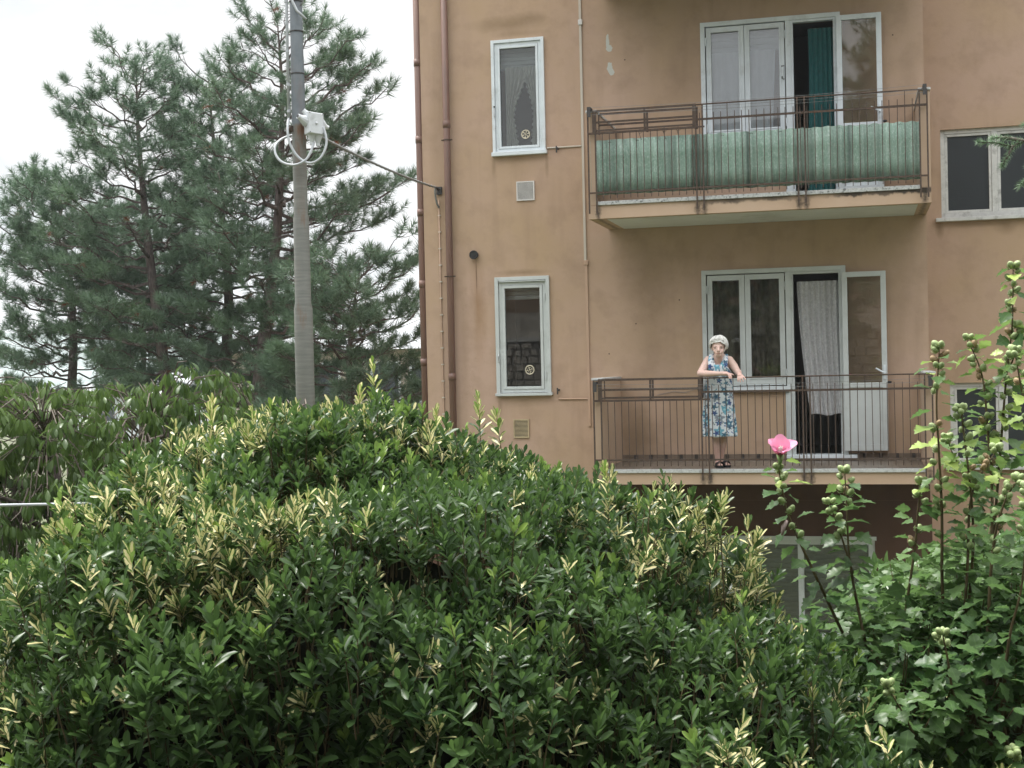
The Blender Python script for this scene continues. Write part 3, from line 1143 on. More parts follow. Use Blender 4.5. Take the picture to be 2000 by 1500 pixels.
def ventilator(par, x, z, y, spokes, r=0.05):
    m = MB()
    pts = [(x + r * math.cos(t), y, z + r * math.sin(t)) for t in np.linspace(0, 2 * math.pi, 25)]
    m.tube(pts, 0.008, 6, cap=False)
    for k in range(spokes):
        t = 2 * math.pi * k / spokes + 0.3
        c, s = math.cos(t), math.sin(t)
        if spokes == 6:
            b0 = len(m.v)
            for (rr, da) in ((0.008, 0), (r * 0.92, -0.22), (r * 0.92, 0.22)):
                m.v.append((x + rr * math.cos(t + da), y - 0.002, z + rr * math.sin(t + da)))
                m.v.append((x + rr * math.cos(t + da), y + 0.002, z + rr * math.sin(t + da)))
            m.f += [(b0, b0 + 2, b0 + 4), (b0 + 1, b0 + 5, b0 + 3), (b0 + 2, b0 + 3, b0 + 5, b0 + 4)]
        else:
            m.tube([(x, y, z), (x + r * c, y, z + r * s)], 0.004, 4)
    m.ball((x, y, z), 0.010, 8, 5)
    if spokes != 6:
        m.tube([(x + r * 0.55 * math.cos(t), y, z + r * 0.55 * math.sin(t)) for t in np.linspace(0, 2 * math.pi, 17)], 0.003, 4, cap=False)
    m.build('ventilator', M['ring'], par, smooth=False)
    MB().tube([(x, y + 0.010, z), (x, y + 0.013, z)], r * 0.95, 20).build('ventilator_dark_disc', M['rubber_and_hole_black'], par)  # solid black disc painted for the dark of the opening


def slats(par, x0, x1, z0, z1, y, mat, pitch=0.055):
    n = int(round((z1 - z0) / pitch))
    for k in range(n):
        za = z0 + (z1 - z0) * k / n
        m = MB()
        m.tube([(x0, y, za + pitch / 2 - 0.002), (x1, y, za + pitch / 2 - 0.002)], pitch * 0.49, 8)
        m.v = [(a, y + (b - y) * 0.35, c) for a, b, c in m.v]
        m.build('shutter_slat', mat, par, smooth=False)


def casing(x0, x1, z0, z1, wd, mat, sill=0.05, proud=0.035, bottom=True):
    m = MB()
    m.box(x0, x0 + wd, -proud, 0.05, z0, z1)
    m.box(x1 - wd, x1, -proud, 0.05, z0, z1)
    m.box(x0 + wd, x1 - wd, -proud + 0.002, 0.05, z1 - wd, z1)
    o = m.build('window', mat, BLD, bevel=0.003)
    if bottom:
        MB().box(x0 - 0.012, x1 + 0.018, -proud - 0.03, 0.05, z0 - sill, z0).build('sill', mat, o, bevel=0.004)
    return o


# narrow window of the upper floor
wa = casing(-4.55, -3.855, 3.965, 5.40, 0.040, M['white_paint'])
m = MB().rect(-4.508, -3.897, 3.97, 5.358, 0.038, -0.012, 0.04)
m.rect(-4.468, -3.937, 4.008, 5.318, 0.030, -0.020, 0.03)
m.build('sash', M['white_paint'], wa, bevel=0.003)
pane(wa, -4.438, -3.967, 4.038, 5.288, 0.012, M['glass'])
slats(wa, -4.47, -3.94, 5.04, 5.37, 0.14, M['slat'])
hinge(wa, -3.90, 5.15, -0.026, M['white_paint'])
hinge(wa, -3.90, 4.17, -0.026, M['white_paint'])
MB().tube([(-4.515, -0.04, 4.52), (-4.515, -0.055, 4.50), (-4.515, -0.055, 4.43), (-4.515, -0.04, 4.41)], 0.006, 6).build('handle', M['chrome'], wa)
MB().ball((-4.515, -0.045, 4.55), 0.012, 8, 5).build('latch', M['rubber_and_hole_black'], wa)
ventilator(wa, -4.12, 4.18, 0.004, 6, 0.052)
# narrow window of the floor with the woman
wb = casing(-4.57, -3.85, 0.875, 2.366, 0.048, M['grey_paint'], sill=0.035)
m = MB().rect(-4.520, -3.900, 0.88, 2.300, 0.042, -0.010, 0.04)
m.rect(-4.476, -3.944, 0.924, 2.256, 0.036, -0.020, 0.03)
m.box(-4.51, -3.90, -0.045, -0.01, 2.300, 2.312)
m.build('sash', M['grey_paint'], wb, bevel=0.003)
pane(wb, -4.440, -3.980, 0.960, 2.220, 0.012, M['glass'])
slats(wb, -4.47, -3.95, 2.08, 2.31, 0.14, M['slat'])
hinge(wb, -3.915, 2.09, -0.024, M['grey_paint'])
hinge(wb, -3.915, 1.09, -0.024, M['grey_paint'])
MB().tube([(-4.530, -0.04, 1.37), (-4.530, -0.055, 1.355), (-4.530, -0.055, 1.285), (-4.530, -0.04, 1.27)], 0.006, 6).build('handle', M['chrome'], wb)
ventilator(wb, -4.135, 1.17, 0.004, 4, 0.055)


def balcony_unit(zo, x0, x1, xm, xd0, xd1, zt, zs, zb, mat, zd_top, leaf_x1, old):
    """three-light balcony frame: casement pair, open door, leaf folded back against the wall"""
    wn = MB()
    cw = 0.055
    wn.box(x0, x0 + cw, -0.035, 0.05, zs, zt)
    wn.box(x0 + cw, x1 - cw, -0.035, 0.05, zt - cw, zt)
    wn.box(x1 - cw, x1, -0.033, 0.05, zb, zt)
    wn.box(xm - 0.03, xm + 0.03, -0.030, 0.05, zb, zt - cw)
    wn.box(xm - 0.05, xm - 0.03, -0.030, 0.05, zb, zs - 0.07)
    w_ = wn.build('balcony_window', mat, BLD, bevel=0.003)
    MB().box(x0 - 0.01, xm + 0.012, -0.065, 0.06, zs - 0.065, zs).build('sill', M['white_paint'], w_, bevel=0.004)
    sa0, sa1 = x0 + cw + 0.012, xm - 0.042
    mid = (sa0 + sa1) / 2 - 0.01
    for k, (a, b) in enumerate(((sa0, mid - 0.003), (mid + 0.003, sa1))):
        s = MB().rect(a, b, zs + 0.012, zt - cw - 0.012, 0.052, -0.018, 0.03, wb=0.085)
        s.rect(a + 0.044, b - 0.044, zs + 0.09, zt - cw - 0.056, 0.020, -0.026, 0.024)
        s.build('sash', mat, w_, bevel=0.003)
        pane(w_, a + 0.06, b - 0.06, zs + 0.10, zt - cw - 0.072, 0.008, M['bright_glass'] if zb > 2 else M['glass'])
    for zz in (zt - 0.24, zs + 0.14):
        hinge(w_, x0 + cw + 0.012, zz, -0.034, mat)
        hinge(w_, xm - 0.030, zz + 0.02, -0.034, mat)
    # door jambs, threshold
    m2 = MB()
    m2.box(xm + 0.03, xm + 0.062, -0.020, 0.06, zb, zt - cw)
    m2.box(x1 - cw - 0.03, x1 - cw, -0.020, 0.06, zb, zt - cw)
    m2.box(xm + 0.062, x1 - cw - 0.03, -0.020, 0.06, zt - cw - 0.03, zt - cw)
    m2.build('door_jamb', mat, w_, bevel=0.003)
    MB().box(xm - 0.05, x1 + 0.10, -0.09, 0.20, zb - 0.025, zb + 0.028).build('threshold', M['white_paint'], w_, bevel=0.005)
    # leaf, opened flat against the wall
    lx0, lx1 = x1 - 0.045, leaf_x1
    ly0, ly1 = -0.115, -0.070
    zlt, zlb = zd_top, zb + 0.075
    zmid = zlb + 0.79
    L = MB()
    f_ = 0.062
    L.box(lx0, lx0 + f_, ly0, ly1, zlb, zlt)
    L.box(lx1 - f_, lx1, ly0, ly1, zlb, zlt)
    L.box(lx0 + f_, lx1 - f_, ly0, ly1, zlt - f_, zlt)
    L.box(lx0 + f_, lx1 - f_, ly0, ly1, zmid - 0.03, zmid + 0.03)
    L.box(lx0 + f_, lx1 - f_, ly0, ly1, zlb, zlb + 0.075)
    leaf = L.build('balcony_door', mat, BLD, bevel=0.004)
    m3 = MB().box(lx0 + f_ + 0.002, lx1 - f_ - 0.002, ly0 + 0.014, ly1 - 0.01, zlb + 0.076, zmid - 0.031)
    m3.build('panel', mat, leaf)
    pane(leaf, lx0 + f_, lx1 - f_, zmid + 0.03, zlt - f_, ly0 + 0.02, M['door_glass'])
    m4 = MB().box(lx1 - 0.045, lx1 - 0.018, ly0 - 0.008, ly0, zmid + 0.07, zmid + 0.24)
    m4.build('handle_plate', M['white_paint'], leaf)
    MB().tube([(lx1 - 0.032, ly0 - 0.008, zmid + 0.14), (lx1 - 0.032, ly0 - 0.045, zmid + 0.14), (lx1 - 0.135, ly0 - 0.048, zmid + 0.20)], 0.010, 6).build('handle', M['white_paint'], leaf)
    MB().ball((lx1 + 0.02, ly0 + 0.02, zmid + 0.03), (0.030, 0.02, 0.016), 8, 5).build('stop', M['rubber_and_hole_black'], leaf)
    return w_


d2 = balcony_unit(0.0, -1.918, -0.183, -0.870, None, None, 2.350, 0.905, 0.035, M['grey_paint'], 2.262, 0.283, False)
d1 = balcony_unit(3.1, -1.871, -0.190, -0.812, None, None, 5.404, 3.96, 3.150, M['white_paint'], 5.340, 0.288, False)
slats(d1, -1.80, -0.86, 5.03, 5.36, 0.12, M['slat'], 0.082)
MB().tube([(-0.862, -0.035, 4.80), (-0.885, -0.06, 4.80), (-0.885, -0.06, 4.64), (-0.862, -0.035, 4.64)], 0.007, 6).build('grab_handle', M['dark_iron'], d1)
MB().tube([(-0.885, -0.06, 4.78), (-0.885, -0.06, 4.67)], 0.011, 8).build('grip', M['white_paint'], d1)

# basement window under the balcony
g = MB().rect(-1.78, 0.10, -2.2, -0.965, 0.075, 0.02, 0.10)
g.box(-0.815, -0.745, 0.02, 0.10, -2.125, -1.04)
gw = g.build('basement_window', M['grey_paint'], BLD, bevel=0.003)
MB().box(-1.80, 0.12, -0.02, 0.02, -0.98, -0.935).build('lintel_trim', M['grey_paint'], gw)
slats(gw, -1.70, -0.82, -2.12, -1.045, 0.11, M['dark_slat'], 0.060)
slats(gw, -0.74, 0.02, -2.12, -1.045, 0.11, M['dark_slat'], 0.060)
pane(gw, -1.70, -0.82, -2.12, -1.045, 0.06, M['glass'])
pane(gw, -0.74, 0.02, -2.12, -1.045, 0.06, M['glass'])


def wide_window(x0, x1, z0, z1, xm):
    m = MB().rect(x0, x1, z0, z1, 0.05, 0.64, 0.72, wb=0.06)
    m.box(xm - 0.035, xm + 0.035, 0.64, 0.72, z0 + 0.06, z1 - 0.05)
    o = m.build('stairwell_window', M['old_paint'], BLD, bevel=0.003)
    for a, b in ((x0 + 0.052, xm - 0.037), (xm + 0.037, x1 - 0.052)):
        MB().rect(a, b, z0 + 0.062, z1 - 0.052, 0.032, 0.650, 0.70).build('sash', M['old_paint'], o, bevel=0.003)
        MB().box(a + 0.032, b - 0.032, 0.672, 0.680, z0 + 0.094, z1 - 0.084).build('pane', M['frosted'], o)
    MB().box(x0 - 0.07, x1 + 0.07, 0.535, 0.65, z0 - 0.045, z0).build('sill', M['old_paint'], o, bevel=0.005)


wide_window(0.974, 2.24, 2.92, 4.005, 1.606)
wide_window(1.033, 2.24, -0.13, 0.894, 1.64)


# pipes, vents and trunking ------------------------------------------------
def downpipe(x, y, r, joints, straps):
    m = MB().tube([(x, y, -2.95), (x, y, 9.2)], r, 14)
    o = m.build('downpipe', M['pipe'], BLD, smooth=True)
    for z in joints:
        MB().tube([(x, y, z - 0.045), (x, y, z + 0.045)], r + 0.006, 14).build('socket', M['pipe'], o, smooth=True)
    for z in straps:
        s = MB().tube([(x + (r + 0.005) * math.cos(t), y + (r + 0.005) * math.sin(t), z) for t in np.linspace(0, 2 * math.pi, 17)], 0.007, 5, cap=False)
        s.box(x - r - 0.03, x + r + 0.03, y - 0.006, y + 0.006, z - 0.008, z + 0.008)
        s.build('strap', M['rust'], o)


downpipe(-5.150, -0.070, 0.044, (4.36, 1.1), (4.16, 2.40, 0.3))
downpipe(-5.555, 0.02, 0.042, (5.20, 4.20, 3.25, 2.32, 1.30, 0.5), ())
m = MB().box(-3.392, -3.362, -0.022, -0.001, 2.54, 9.0)
m.build('cable_trunking', M['trunk_white'], BLD)
MB().box(-3.385, -3.352, -0.020, -0.001, 0.44, 2.48).build('cable_trunking', M['trunk_tan'], BLD)
MB().box(-3.402, -3.347, -0.035, -0.001, 5.505, 5.575).build('junction_cover', M['vent_white'], BLD, bevel=0.008)
MB().box(-3.395, -3.340, -0.032, -0.001, 2.48, 2.54).build('junction_cover', M['trunk_tan'], BLD, bevel=0.006)
MB().tube([(-3.84, -0.012, 3.985), (-3.395, -0.012, 3.985)], 0.010, 8).build('conduit', M['trunk_white'], BLD)
MB().tube([(-3.76, -0.012, 0.792), (-3.385, -0.012, 0.788)], 0.010, 8).build('conduit', M['trunk_tan'], BLD)
for x, z in ((-3.70, 3.97), (-3.755, 0.905)):
    h = MB().box(x - 0.008, x + 0.008, -0.05, -0.001, z - 0.012, z + 0.012)
    h.box(x - 0.02, x - 0.004, -0.056, -0.040, z - 0.055, z + 0.03)
    h.build('wall_hook', M['dark_iron'], BLD)


def grille(x0, x1, z0, z1, mat, n):
    m = MB().rect(x0, x1, z0, z1, 0.014, -0.020, -0.001)
    for k in range(n):
        z = z0 + 0.014 + (z1 - z0 - 0.028) * (k + 0.5) / n
        b = len(m.v)
        h = (z1 - z0 - 0.028) / n * 0.26
        m.box(x0 + 0.014, x1 - 0.014, -0.016, -0.006, z - h, z + h)
    o = m.build('vent_grille', mat, BLD)
    MB().box(x0 + 0.014, x1 - 0.014, -0.004, -0.0015, z0 + 0.014, z1 - 0.014).build('vent_dark_backing', M['rubber_and_hole_black'], o)  # black plate standing in for the shade between the slats


grille(-4.253, -4.018, 3.335, 3.580, M['vent_white'], 16)
grille(-4.362, -4.158, 0.300, 0.540, M['vent_tan'], 13)
m = MB().tube([(-4.826, 0.0, 2.669), (-4.826, -0.075, 2.665)], 0.046, 16)
m.tube([(-4.826 + 0.050 * math.cos(t), -0.075, 2.665 + 0.050 * math.sin(t)) for t in np.linspace(0, 2 * math.pi, 21)], 0.009, 6, cap=False)
m.build('flue_outlet', M['rubber_and_hole_black'], BLD)
MB().tube([(-1.98, 0.0, 0.895), (-1.98, -0.035, 0.895)], 0.020, 10).ball((-1.98, -0.04, 0.895), 0.024, 8, 6).build('wall_socket', M['dark_iron'], BLD)
MB().tube([(-2.02, -0.01, 0.885), (-2.15, -0.008, 0.845), (-2.3, -0.008, 0.86), (-2.5, -0.008, 0.82)], 0.003, 4).build('loose_wire', M['cable_grey'], BLD)


# ------------------------------------------------------------------ curtains
def curtain(name, label, cols, rows, fn, mat, group=None):
    v, f = [], []
    for j in range(rows + 1):
        for i in range(cols + 1):
            v.append(fn(i / cols, j / rows))
    for j in range(rows):
        for i in range(cols):
            a = j * (cols + 1) + i
            f.append((a, a + 1, a + cols + 2, a + cols + 1))
    b = MB()
    b.v, b.f = v, f
    o = b.build(name, mat, smooth=True)
    tag(o, label, 'curtain', group)
    return o


curtain('curtain', 'teal cloth curtain hanging in the open door above the green screen', 70, 24,
        lambda u, v: (-0.575 + 0.30 * u + 0.012 * math.sin(v * 5) - 0.025 * v * (1 - u), 0.10 + 0.022 * math.sin(u * 34 + 0.8 * math.sin(v * 3)) * (0.5 + 0.5 * v), 5.255 - 2.08 * v), M['teal'])


def lace_fn(u, v):
    x0 = -0.765 + 0.135 * v ** 1.6
    x1 = -0.262 + 0.035 * v ** 2
    x = x0 + (x1 - x0) * u
    y = 0.055 - 0.055 * v ** 2 + 0.020 * math.sin(u * 46 + 1.2 * math.sin(v * 2.2)) * (0.65 + 0.4 * v) + 0.010 * math.sin(u * 17 + 2)
    z = 2.175 - 1.625 * v + 0.012 * math.sin(u * 9) * v
    return (x, y, z)


curtain('curtain', 'pale lace curtain blowing in the open door behind the lower railing', 90, 40, lace_fn, M['lace'])
curtain('curtain', 'white sheer curtain behind the casement panes above the green screen', 80, 6,
        lambda u, v: (-1.80 + 0.83 * u - 0.05 * v * u, 0.085 + 0.010 * math.sin(u * 40), 5.04 - 1.10 * v), M['sheer'])
curtain('curtain', 'olive patterned drape behind the panes next to the woman', 100, 8,
        lambda u, v: (-1.84 + 0.95 * u, 0.22 + 0.03 * math.sin(u * 60 + math.sin(u * 11) * 2), 2.26 - 1.36 * v), M['drape'])


def tie_back(side, lean):
    def fn(u, v):
        w_ = (0.30 - 0.19 * math.sin(min(1, v / 0.62) * math.pi / 2) ** 2) if v < 0.62 else (0.11 + 0.06 * (v - 0.62) / 0.38)
        if side < 0:
            x = -4.44 + w_ * u + lean
        else:
            x = -3.965 - w_ * 0.62 * u
        ruff = 0.012 * math.sin(v * 95) * max(0, (u - 0.85) / 0.15)
        return (x + ruff * side, 0.07 + 0.012 * math.sin(u * 32) + 0.01 * math.sin(v * 60) * max(0, (u - 0.85) / 0.15), 5.06 - 1.05 * v)
    return fn


curtain('curtain', 'wide half of ruffled net curtains behind the narrow window without black glass', 50, 80, tie_back(-1, 0.05), M['net'])
curtain('curtain', 'narrow half of ruffled net curtains beside the round window ventilator', 40, 80, tie_back(1, 0), M['net'])


# ------------------------------------------------------------------ utility pole, box, cables
PA, PD = -1.875, 12.52
PB = street(PA, PD, 0)
POLE = thing('utility_pole', 'stepped grey zinc and brown utility pole behind the hedge', 'pole', (PB.x, PB.y, ground_z(PB.x, PB.y)))
zz = [(ground_z(PB.x, PB.y), 0.090), (1.78, 0.084), (1.83, 0.073), (2.59, 0.0715), (2.64, 0.0635), (3.44, 0.0625), (4.05, 0.060), (4.06, 0.0575), (9.0, 0.052)]
MB().tube([(PB.x, PB.y, z) for z, r in zz], [r for z, r in zz], 24).build('shaft', M['pole'], POLE, smooth=True)
for z, r in ((3.90, 0.061), (4.28, 0.0590), (4.55, 0.0585)):
    MB().tube([(PB.x, PB.y, z - 0.006), (PB.x, PB.y, z + 0.006)], r + 0.003, 20).build('strap', M['dark_iron'], POLE, smooth=True)


def pl(da, dd, z):
    return street(PA + da, PD + dd, z)


MB().tube([pl(-0.085, -0.03, 3.50), pl(-0.080, -0.03, 4.5), pl(-0.07, -0.03, 9.0)], 0.014, 8).build('conduit', M['cable_pvc'], POLE, smooth=True)
for z in (3.56, 3.80, 4.10, 4.35, 4.55):
    c = pl(-0.083, -0.03, z)
    MB().tube([(c.x, c.y, z - 0.012), (c.x, c.y, z + 0.012)], 0.018, 8).build('clip', M['cable_pvc'], POLE)
MB().tube([pl(-0.10, 0.0, 3.40), pl(-0.05, -0.05, 3.40)], 0.028, 8).build('clamp', M['rust'], POLE)
MB().tube([pl(-0.045, -0.075, 4.9), pl(-0.03, -0.075, 4.56), pl(0.02, -0.08, 4.45), pl(0.10, -0.09, 4.37)], 0.012, 8).build('bent_conduit', M['cable_pvc'], POLE, smooth=True)
MB().tube([pl(0.04, -0.02, 4.75), pl(0.10, -0.02, 4.62), pl(0.05, -0.05, 4.50)], 0.006, 6).build('wire', M['cable_grey'], POLE, smooth=True)

BOXC = pl(0.165, -0.11, 3.43)
JB = thing('junction_box', 'white plastic junction box with cable spouts fixed to the utility pole', 'junction box', (BOXC.x, BOXC.y, 3.33))
ca, sa = math.cos(math.radians(18)), math.sin(math.radians(18))
BU = AX * math.cos(math.radians(28)) + FX * math.sin(math.radians(28))   # along the box face
BN = FX * math.cos(math.radians(28)) - AX * math.sin(math.radians(28))   # into the box


def bpt(u, n, z):
    p = BOXC + BU * u + BN * n
    return (p.x, p.y, 3.43 + z - 0.10 * u)


def bbox(u0, u1, n0, n1, z0, z1):
    m = MB()
    m.v = [bpt(u, n, z) for z in (z0, z1) for (u, n) in ((u0, n0), (u1, n0), (u1, n1), (u0, n1))]
    m.f = [(0, 3, 2, 1), (4, 5, 6, 7), (0, 1, 5, 4), (1, 2, 6, 5), (2, 3, 7, 6), (3, 0, 4, 7)]
    return m


bbox(-0.075, 0.075, -0.01, 0.09, -0.10, 0.10).build('housing', M['box_plastic'], JB, bevel=0.008)
lid = bbox(-0.070, 0.070, -0.028, -0.011, -0.094, 0.094).build('lid', M['box_plastic'], JB, bevel=0.006)
MB().ball(bpt(0.0, -0.030, 0.0), 0.012, 10, 6).build('cap', M['box_plastic'], lid, smooth=True)
for u, z in ((-0.06, 0.085), (0.06, 0.085), (-0.06, -0.085), (0.06, -0.085)):
    MB().ball(bpt(u, -0.029, z), 0.005, 6, 4).build('screw', M['dark_iron'], lid)
for (p0, p1, r0, r1) in (((-0.07, 0.04, 0.02), (-0.155, 0.02, 0.045), 0.055, 0.024), ((0.07, 0.03, 0.0), (0.135, 0.03, -0.01), 0.060, 0.018),
                         ((-0.02, 0.04, -0.095), (-0.025, 0.04, -0.19), 0.040, 0.016), ((0.035, 0.03, -0.095), (0.03, 0.03, -0.19), 0.042, 0.018), ((-0.05, 0.05, 0.08), (-0.09, 0.06, 0.115), 0.03, 0.022)):
    a, b = Vector(bpt(*p0)), Vector(bpt(*p1))
    d = (b - a)
    MB().tube([a, a + d * 0.75, b], [r0, r1, r1], 12).build('spout', M['box_plastic'], JB, smooth=False)
a, b = Vector(bpt(-0.155, 0.02, 0.045)), Vector(bpt(-0.160, 0.019, 0.0465))
MB().tube([a, b], 0.016, 12).build('spout_dark_disc', M['rubber_and_hole_black'], JB)  # black disc in place of the hole's shaded inside


def smooth_path(pts, n=8):
    pts = [Vector(p) for p in pts]
    out = []
    for i in range(len(pts) - 1):
        p0, p1, p2, p3 = pts[max(i - 1, 0)], pts[i], pts[i + 1], pts[min(i + 2, len(pts) - 1)]
        for k in range(n):
            t = k / n
            out.append(0.5 * ((2 * p1) + (p2 - p0) * t + (2 * p0 - 5 * p1 + 4 * p2 - p3) * t * t + (3 * p1 - p0 - 3 * p2 + p3) * t ** 3))
    out.append(pts[-1])
    return out


loop1 = [(-0.085, -0.03, 3.50), (-0.088, -0.09, 3.38), (-0.068, -0.11, 3.26), (0.0, -0.12, 3.14), (0.10, -0.14, 3.075), (0.19, -0.15, 3.10), (0.245, -0.14, 3.18), (0.262, -0.12, 3.28), (0.235, -0.10, 3.40)]
loop2 = [(-0.06, 0.06, 3.36), (-0.14, 0.02, 3.33), (-0.20, -0.06, 3.26), (-0.20, -0.10, 3.17), (-0.14, -0.13, 3.09), (-0.03, -0.14, 3.06), (0.07, -0.14, 3.10), (0.12, -0.12, 3.18), (0.145, -0.08, 3.27)]
for L_, lab in ((loop1, 'grey cable loop from the conduit to the side spout of the junction box'), (loop2, 'grey cable loop from behind the pole to the bottom spout')):
    tag(MB().tube(smooth_path([pl(*p) for p in L_]), 0.0115, 8).build('cable_loop', M['cable_pvc'], smooth=True), lab, 'cable')

c0 = Vector(bpt(0.06, 0.04, -0.10))
c1 = Vector((-5.285, -0.16, 3.545))
pts = []
for i in range(41):
    t = i / 40
    p = c0.lerp(c1, t)
    p.z -= 0.035 * 4 * t * (1 - t)
    pts.append(p)
m = MB().tube(pts, 0.013, 7)
tw = []
for i, p in enumerate(pts):
    for k in range(3):
        ang = (i * 3 + k) * 1.4
        q = p.lerp(pts[min(i + 1, 40)], k / 3)
        tw.append(q + Vector((0.010 * math.cos(ang), 0.0, 0.013 * math.sin(ang))))
m.tube(tw, 0.006, 5)
tag(m.build('overhead_cable', M['cable_grey'], smooth=True), 'twisted grey overhead cable running from the pole to the house corner', 'cable')
br = thing('cable_bracket', 'dark iron cable bracket on the corner of the ochre house', 'bracket', (-5.29, -0.02, 3.50))
MB().box(-5.32, -5.25, -0.03, 0.0, 3.47, 3.57).tube([(-5.285, -0.03, 3.53), (-5.285, -0.17, 3.545)], 0.016, 8).build('arm', M['dark_iron'], br)
MB().tube(smooth_path([(-5.285, -0.17, 3.56), (-5.30, -0.15, 3.48), (-5.30, -0.09, 3.36), (-5.29, -0.03, 3.30)]), 0.014, 8).build('cable_end', M['cable_grey'], br, smooth=True)
m = thing('wall_cable', 'clipped cable running down the house wall beside the downpipe', 'cable', (-5.29, -0.012, 0.2))
MB().tube([(-5.295, -0.02, 3.40), (-5.298, -0.012, 2.0), (-5.290, -0.012, 0.5), (-5.292, -0.012, -1.5)], 0.009, 6).build('cable', M['trunk_tan'], m, smooth=True)
z = 3.2
while z > -0.6:
    MB().box(-5.312, -5.276, -0.024, -0.001, z - 0.008, z + 0.008).build('clip', M['trunk_white'], m)
    z -= 0.215

# stay wire crossing behind the hedge
m = MB().tube([street(-4.5, 7.0, 0.575), street(-1.75, 7.0, 0.565)], 0.008, 6)
tag(m.build('stay_wire', M['cable_pvc'], smooth=True), 'straight grey wire strung low in front of the drooping-leaf tree', 'wire')
for a in (-4.5, -1.75):
    c = street(a, 7.0, 0)
    o = MB().tube([(c.x, c.y, ground_z(c.x, c.y)), (c.x, c.y, 0.62)], 0.03, 8).build('fence_post', M['dark_iron'], smooth=True)
    tag(o, 'dark iron post at the tree end of the grey wire' if a < -2 else 'dark iron post at the hedge end of the grey wire', 'post', 'posts of the grey wire')

# ------------------------------------------------------------------ the woman
WOM = thing('person', 'white-haired person in a blue flowered dress leaning on the balcony railing', 'person', (-1.62, -1.07, -0.008))


